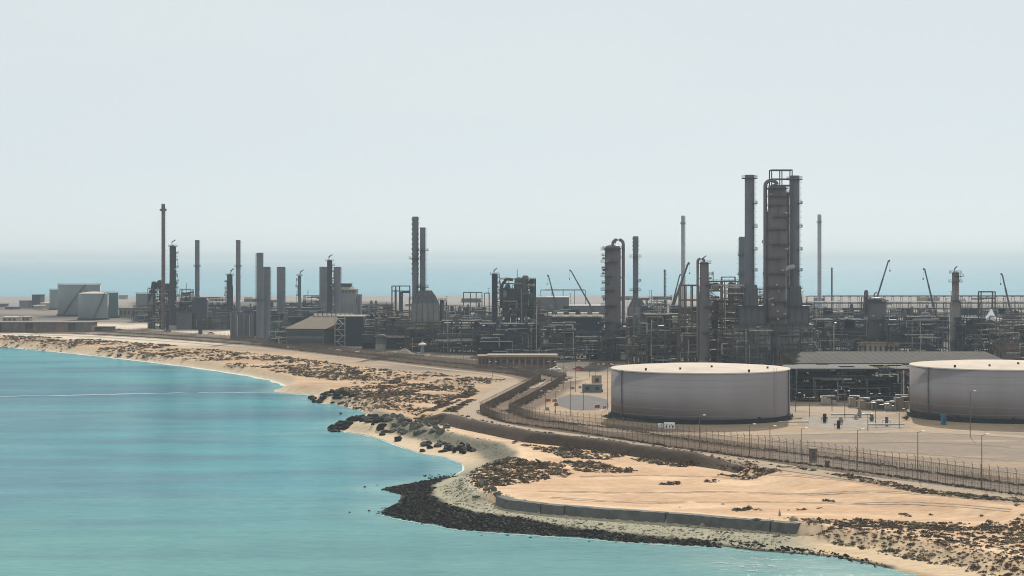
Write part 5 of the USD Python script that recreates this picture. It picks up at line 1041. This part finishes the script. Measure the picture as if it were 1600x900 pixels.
DARKR = [([(706,743),(668,750),(612,759),(596,764),(627,774),(624,783),(588,801),(618,809),(680,820),(715,827),(785,832),(890,839),(960,845),(1055,851),(1130,855),(1130,846),(1055,842),(960,834),(885,825),(810,813),(747,806),(700,793),(676,776),(681,761)], 0.2, 700, 'ragged'),
    ([(1130,845),(1240,857),(1300,862),(1375,880),(1400,889),(1375,887),(1300,870),(1180,862),(1130,855)], .1, 240, (4, .35)), ([(560,758),(612,758),(600,770),(560,764)], 0, 14, None), ([(700,826),(785,834),(890,842),(960,847),(960,852),(890,848),(780,840),(690,830)], 0, 40, 'ragged'), ([(540,798),(600,796),(610,806),(560,800)], 0, 30, 'ragged'), ([(660,742),(710,738),(716,745),(680,752)], .2, 200, None)]
p, g = scatter(DARKR, 3); p[:, 2] = np.maximum(p[:, 2], -.15); n = len(p); s_ = np.minimum(np.exp(g.normal(math.log(.19), .62, n)), .7)[:, None] * g.uniform(.8, 1.25, (n, 3))
inst('shore_rocks', [lump(i, 14) for i in range(6)], 'rock', p, s_, g.uniform(0, 6.28, n), mats=['rock', 'rock', 'rock', 'rock', 'rock'])
GREYR = [([(682,762),(740,748),(752,770),(800,790),(860,809),(960,818),(1080,823),(1180,828),(1240,832),(1230,848),(1130,844),(1055,840),(960,832),(885,824),(810,812),(747,804),(702,790)], .8, 110, (5, .30)), ([(640,664),(690,676),(735,686),(790,700),(800,712),(760,712),(735,702),(690,690),(650,684)], 1.8, 40, (5, .4)), ([(1180,826),(1240,822),(1330,836),(1330,842),(1240,838)], 1.2, 40, None)]
p, g = scatter(GREYR, 4); n = len(p); s_ = np.exp(g.normal(math.log(.19), .5, n))[:, None] * g.uniform(.8, 1.25, (n, 3))
M['shingle'] = mat('pale_shingle', (0.27, 0.23, 0.17), .95, .3, 1.2)
inst('shingle_stones', [lump(20 + i, 14) for i in range(5)], 'rockg', p, s_, g.uniform(0, 6.28, n), mats=['shingle', 'rockg', 'shingle', 'rockg', 'shingle'])
bl = {}
def boulder(px, py, z, w, hh, m, lab, group, seed):
    x, y = at(px, py, z); k = y / F; v, f = lump(seed, 20, (w * k / 2 * 1.35, w * k / 2 * 1.5, hh * k / 2 * 1.7)); 
    pr = obj('boulder', (v + [x, y, max(ground_z(x, y), -.2) + hh * k * .18], f), M[m]); tags(pr, lab, 'boulder', group)
rb_ = random.Random(12)
for i in range(80):
    u = i / 79; px = 520 + 80 * u + rb_.uniform(-5, 5); py = 668 - 9 * math.sin(u * 3) + rb_.uniform(-4, 8) + 6 * u; boulder(px, py, .3, rb_.uniform(5, 15), rb_.uniform(4, 8), 'rock', 'black wet boulder on the dark rocky point jutting into the bay', 'black boulders of the rocky point', i)
for i in range(34):
    u = i / 33; boulder(487 + 60 * u + rb_.uniform(-4, 4), 624 + rb_.uniform(-3, 4) + 4 * u, .3, rb_.uniform(5, 12), rb_.uniform(3, 6), 'rock', 'black boulder on the far rocky spit past the pale beach tip', 'black boulders of the far spit', 100 + i)
for i in range(60):
    u = i / 59; boulder(600 + 95 * u + rb_.uniform(-6, 6), 664 + 14 * u + rb_.uniform(-4, 8), 1.2, rb_.uniform(6, 13), rb_.uniform(4, 8), 'rockg', 'grey boulder on the slope behind the dark rocky point', 'grey boulders on the slope', 200 + i)
for i in range(44):
    u = i / 43; boulder(662 + 78 * u + rb_.uniform(-5, 5), 692 + 12 * u + rb_.uniform(-3, 5), .9, rb_.uniform(5, 12), rb_.uniform(4, 8), 'rock' if i % 3 else 'rockg', 'dark boulder along the foot of the small cove slope', 'dark boulders of the small cove', 300 + i)
boulder(621, 688, .5, 13, 9, 'rock', 'lone square black boulder on the pale cove sand', None, 401); boulder(660, 705, .2, 11, 5, 'rock', 'low black boulder at the cove waterline', None, 402); boulder(692, 705, .5, 14, 4, 'rock', 'flat black boulder on the upper cove sand', None, 403); boulder(546, 801, 0, 4, 3, 'rock', 'tiny lone rock showing in the water', None, 404); boulder(533, 647, .0, 5, 4, 'rock', 'small black rock standing in the shallows off the spit', None, 405)
for i, (px, py, w, hh) in enumerate(((1098, 823, 9, 6), (1123, 824, 10, 6), (1153, 827, 9, 6), (1218, 821, 4, 9), (1240, 829, 12, 7), (1271, 831, 10, 7), (1180, 828, 20, 4))): boulder(px, py, 1.0, w, hh, 'shingle' if i < 6 else 'rock', ['pale rubble block at the sea wall foot', 'second pale rubble block at the sea wall foot', 'pale rubble block near the wall end', 'upright white rubble stone by the wall end', 'peaked pale rubble mound past the wall end', 'peaked pale rubble mound at the scrub edge', 'dark slab below the wall end'][i], None, 420 + i)
for i in range(14): boulder(750 + i * 2.4 + rb_.uniform(-2, 2), 769 + i * 1.0 + rb_.uniform(-3, 4), 1.4, rb_.uniform(5, 10), rb_.uniform(4, 7), 'rockg', 'grey rubble block heaped at the seaward end of the sea wall', 'rubble blocks at the sea wall end', 500 + i)
# scrub
def bush(seed, n=34):
    g = np.random.default_rng(seed); V, Fc = [], []
    for i in range(n):
        d = g.normal(0, 1, 3); d /= np.linalg.norm(d); d[2] = abs(d[2]) * .8; c = d * g.uniform(.35, 1.0) * [1, 1, .75]; a = g.normal(0, 1, 3); b = np.cross(a, d + .1); a /= np.linalg.norm(a); b /= np.linalg.norm(b) + 1e-9; s = g.uniform(.16, .36)
        o = len(V); V += [c - a * s, c + b * s * .7, c + a * s, c - b * s * .7]; Fc += [[o, o + 1, o + 2], [o, o + 2, o + 3]]
    return np.array(V), np.array(Fc)
SC = [([(0,527),(150,534),(300,547),(440,561),(560,578),(700,592),(790,601),(760,607),(600,599),(450,583),(300,562),(100,543),(0,536)], 3.4, 26.0, (7, 0.50)),
    ([(-300,512),(0,527),(0,536),(-300,520)], 3.4, 33.0, (7, 0.47)), ([(440,572),(560,588),(640,597),(640,600),(560,600),(460,586)], 3.4, 39.0, (6, 0.42)), ([(660,586),(740,594),(790,599),(760,604),(690,598)], 3.6, 30.0, (7, 0.35)),
    ([(500,612),(560,603),(640,600),(740,606),(745,618),(700,640),(655,650),(600,640),(545,625)], 3.2, 49, (6, 0.39)), ([(650,648),(740,616),(750,620),(670,653)], 3.6, 150, (2, .25)), ([(690,650),(738,626),(746,629),(706,652)], 4.0, 150, (2, .25)), ([(560,616),(680,608),(690,612),(600,622)], 3.2, 76.0, (5, 0.35)),
    ([(733,738),(752,722),(800,712),(832,722),(850,738),(862,749),(800,758),(745,762)], 3.2, 142.5, (4, 0.28)), ([(826,726),(850,718),(880,729),(897,741),(880,747),(850,737)], 3.2, 142.5, (4, 0.31)), ([(832,700),(880,697),(930,704),(985,712),(950,719),(880,716)], 3.2, 114.0, (4, 0.33)), ([(880,721),(930,722),(998,735),(960,741),(900,736)], 3.2, 133.0, (4, 0.31)), ([(984,716),(1020,716),(1092,726),(1070,730),(1010,724)], 3.3, 152.0, (4, 0.25)),
    ([(1028,755),(1045,752),(1062,752),(1066,754),(1052,757),(1036,758)], 3.2, 171.0, (3, 0.25)), ([(1098,753),(1115,750),(1126,753),(1112,756)], 3.2, 144.0, None), ([(1120,743),(1160,742),(1218,746),(1222,750),(1180,752),(1140,747)], 3.2, 190.0, (4, 0.23)), ([(1198,733),(1240,737),(1274,741),(1270,744),(1230,740)], 4.0, 190.0, (4, 0.25)),
    ([(1285,745),(1340,751),(1400,762),(1450,771),(1520,780),(1600,787),(1640,794),(1600,792),(1510,786),(1440,778),(1390,768),(1330,756)], 4.2, 209.0, (4, 0.23)), ([(1165,725),(1200,729),(1200,733),(1168,730)], 4.6, 108.0, None),
    ([(1236,816),(1330,817),(1450,821),(1600,826),(1700,850),(1700,930),(1600,905),(1500,874),(1400,856),(1300,838)], 2.4, 120, (5, 0.32)), ([(1256,815),(1350,817),(1450,820),(1600,825),(1600,834),(1450,829),(1330,825)], 3.0, 171.0, (5, 0.28)), ([(1140,796),(1185,794),(1190,797),(1150,799)], 3.2, 162.0, None), ([(1195,796),(1250,794),(1260,797),(1200,798)], 3.2, 39.0, (3, 0.35)), ([(1272,794),(1290,794),(1288,797)], 3.2, 108.0, None), ([(1402,804),(1418,802),(1422,807),(1405,808)], 3.2, 162.0, None), ([(1280,782),(1306,781),(1304,785)], 3.2, 108.0, None), ([(1578,803),(1590,802),(1588,806)], 3.2, 144.0, None), ([(1540,815),(1552,814),(1548,818)], 3.2, 108.0, None), ([(1575,819),(1600,814),(1600,822),(1580,822)], 3.2, 108.0, None),
    ([(800,690),(870,698),(960,706),(960,709),(860,703),(800,697)], 3.2, 33.0, (4, 0.35)), ([(850,770),(1100,785),(1500,800),(1560,812),(1200,800),(880,785)], 3.2, 0.3, None)]
p, g = scatter(SC, 8); n = len(p); s_ = np.exp(g.normal(math.log(.40), .55, n))[:, None] * g.uniform(.75, 1.35, (n, 3)) * np.interp(p[:, 1], [400, 600, 1100], [.8, 1.0, 1.35])[:, None]; s_[:, 2] *= .8
M['scrubg'] = mat('olive_scrub', (0.088, 0.074, 0.043), .95, .45, .8); M['scrubd'] = mat('straw_scrub', (0.24, 0.18, 0.11), .95, .35, .8)
inst('scrub', [bush(i) for i in range(6)], 'scrub', p, s_, g.uniform(0, 6.28, n), mats=['scrub', 'scrubg', 'scrub', 'scrubd', 'scrub', 'scrubg'])
# fence-foot weeds
def along(pts, n, spread, seed): g = np.random.default_rng(seed); C, T, N = ribbon(pts, 1, step=1.5); i = g.integers(0, len(C), n); return C[i] + N[i] * g.normal(0, spread, (n, 1)) + T[i] * g.uniform(-.7, .7, (n, 1))
w = np.vstack([along(FENCE1[10:] , 1500, .7, 1), along(FENCE2[10:], 1300, .7, 2), along(FENCE1[8:11], 700, 1.0, 3), along(FENCE2[8:11], 700, 1.0, 4), along(FENCE1[:9], 1600, 1.6, 5), along(FENCE2[:9], 1600, 1.6, 6), along(BANK, 1500, 1.1, 9)]); wz_ = height(w); wz_[-1500:] += .85
g = np.random.default_rng(9); n = len(w); inst('fence_weeds', [bush(40 + i) for i in range(4)], 'scrub', np.column_stack([w, wz_]), np.exp(g.normal(math.log(.34), .4, n))[:, None] * g.uniform(.8, 1.3, (n, 3)), g.uniform(0, 6.28, n), mats=['scrub', 'scrubg'])
# green bushes at the tank feet
for i, (px, py, hh, m, lab) in enumerate(((950, 655, 10, 'bush', 'green bush at the seaward foot of the cabin tank'), (1216, 656, 11, 'bush', 'dark bush cluster at the landward foot of the cabin tank'), (1228, 655, 13, 'bush', 'larger dark bush at the landward foot of the cabin tank'), (1202, 659, 7, 'bush', 'low dark bush in the shade of the cabin tank'), (806, 562, 9, 'bush', 'green tree behind the gatehouse row'), (772, 560, 10, 'bush', 'broad pale green tree behind the gatehouse row'), (1416, 656, 8, 'bush', 'small bush at the seaward foot of the blue cabin tank'))):
    x, y = at(px, py); k = y / F; t = thing('bush', lab, 'bush', x, y, GZ); v, f = bush(80 + i, 420); v2 = v * 1.0; r = hh * k / 2
    rng = np.random.default_rng(i); cl = np.repeat(rng.normal(0, .45, (60, 3)), 28, 0)[:len(v)]; obj('crown', ((v * .55 + cl * [1, 1, .6]) * [r * 1.3, r * 1.3, r] + [0, 0, r * .75], f), M[m], t); obj('stem', MB().tube([(0, 0, 0), (.1, 0, r * .9)], .14, 6), M['brown'], t)
# surf
def surf(name, pts, z, w0, seed, thr=.35, step=1.0):
    C, T, N = ribbon(pts, 1, step=step); nz = vnoise(C, 6, seed); nz2 = vnoise(C, 28, seed + 3); w_ = w0 * np.clip((nz * .6 + nz2 * .7 - thr) * 2.2, 0, 1.4); off = (vnoise(C, 14, seed + 9) - .5) * w0 * 1.2
    V = np.concatenate([np.column_stack([C + N * (off + w_ * .5)[:, None], np.full(len(C), z)]), np.column_stack([C + N * (off - w_ * .5)[:, None], np.full(len(C), z)])]); n = len(C); j = np.arange(n - 1); j = j[(w_[:-1] > .02) & (w_[1:] > .02)]
    q = np.stack([j, j + 1, j + 1 + n, j + n], 1)
    if np.cross(C[1] - C[0], -N[0]) < 0: q = q[:, ::-1]
    obj(name, (V, q), M['foam'], kind='stuff')
surf('surf', line([(-300,521.5),(-200,527),(0,542),(100,551),(200,562),(300,574),(380,586),(425,595),(445,603.5)], 0), .05, 3.2, 1, .2, 3)
surf('surf', line([(575,649),(568,653),(536,676),(568,680),(600,689),(627,700),(662,711),(697,716),(723,726),(724,735),(708,746)], 0), .05, .7, 2, .3)
surf('surf', line([(0,620),(60,618),(150,617),(250,614.5),(350,613),(430,613.5),(485,618)], 0), .05, 3.0, 3, .38, 3)
surf('surf', line([(590,803),(618,811),(680,822),(715,829),(785,834),(890,841),(960,847),(1055,853),(1130,857),(1180,864)], 0), .05, .6, 5, .3)
for i in range(16): 
    u = i / 15; px, py = 1112 + 90 * u + rf.uniform(-8, 8), 872 + rf.uniform(0, 22); surf('surf', line([(px, py), (px + rf.uniform(2, 9), py + rf.uniform(-.6, .8)), (px + rf.uniform(10, 15), py + rf.uniform(-.5, 1))], 0), .05, .35, 30 + i, -.1, .3)
# ---------------------------------------------------------------- haze over the whole place
hz = MB().box(-99000, 99000, -300, 82000, -6, 132)
obj('haze', hz, usdkit.material(stage, '/World/Looks/haze_air', {'v': ('principled_volume', {'color': (0.575, 0.68, 0.74), 'density': 7.5e-5, 'anisotropy': 0.2})}, volume='v.volume'), kind='stuff')
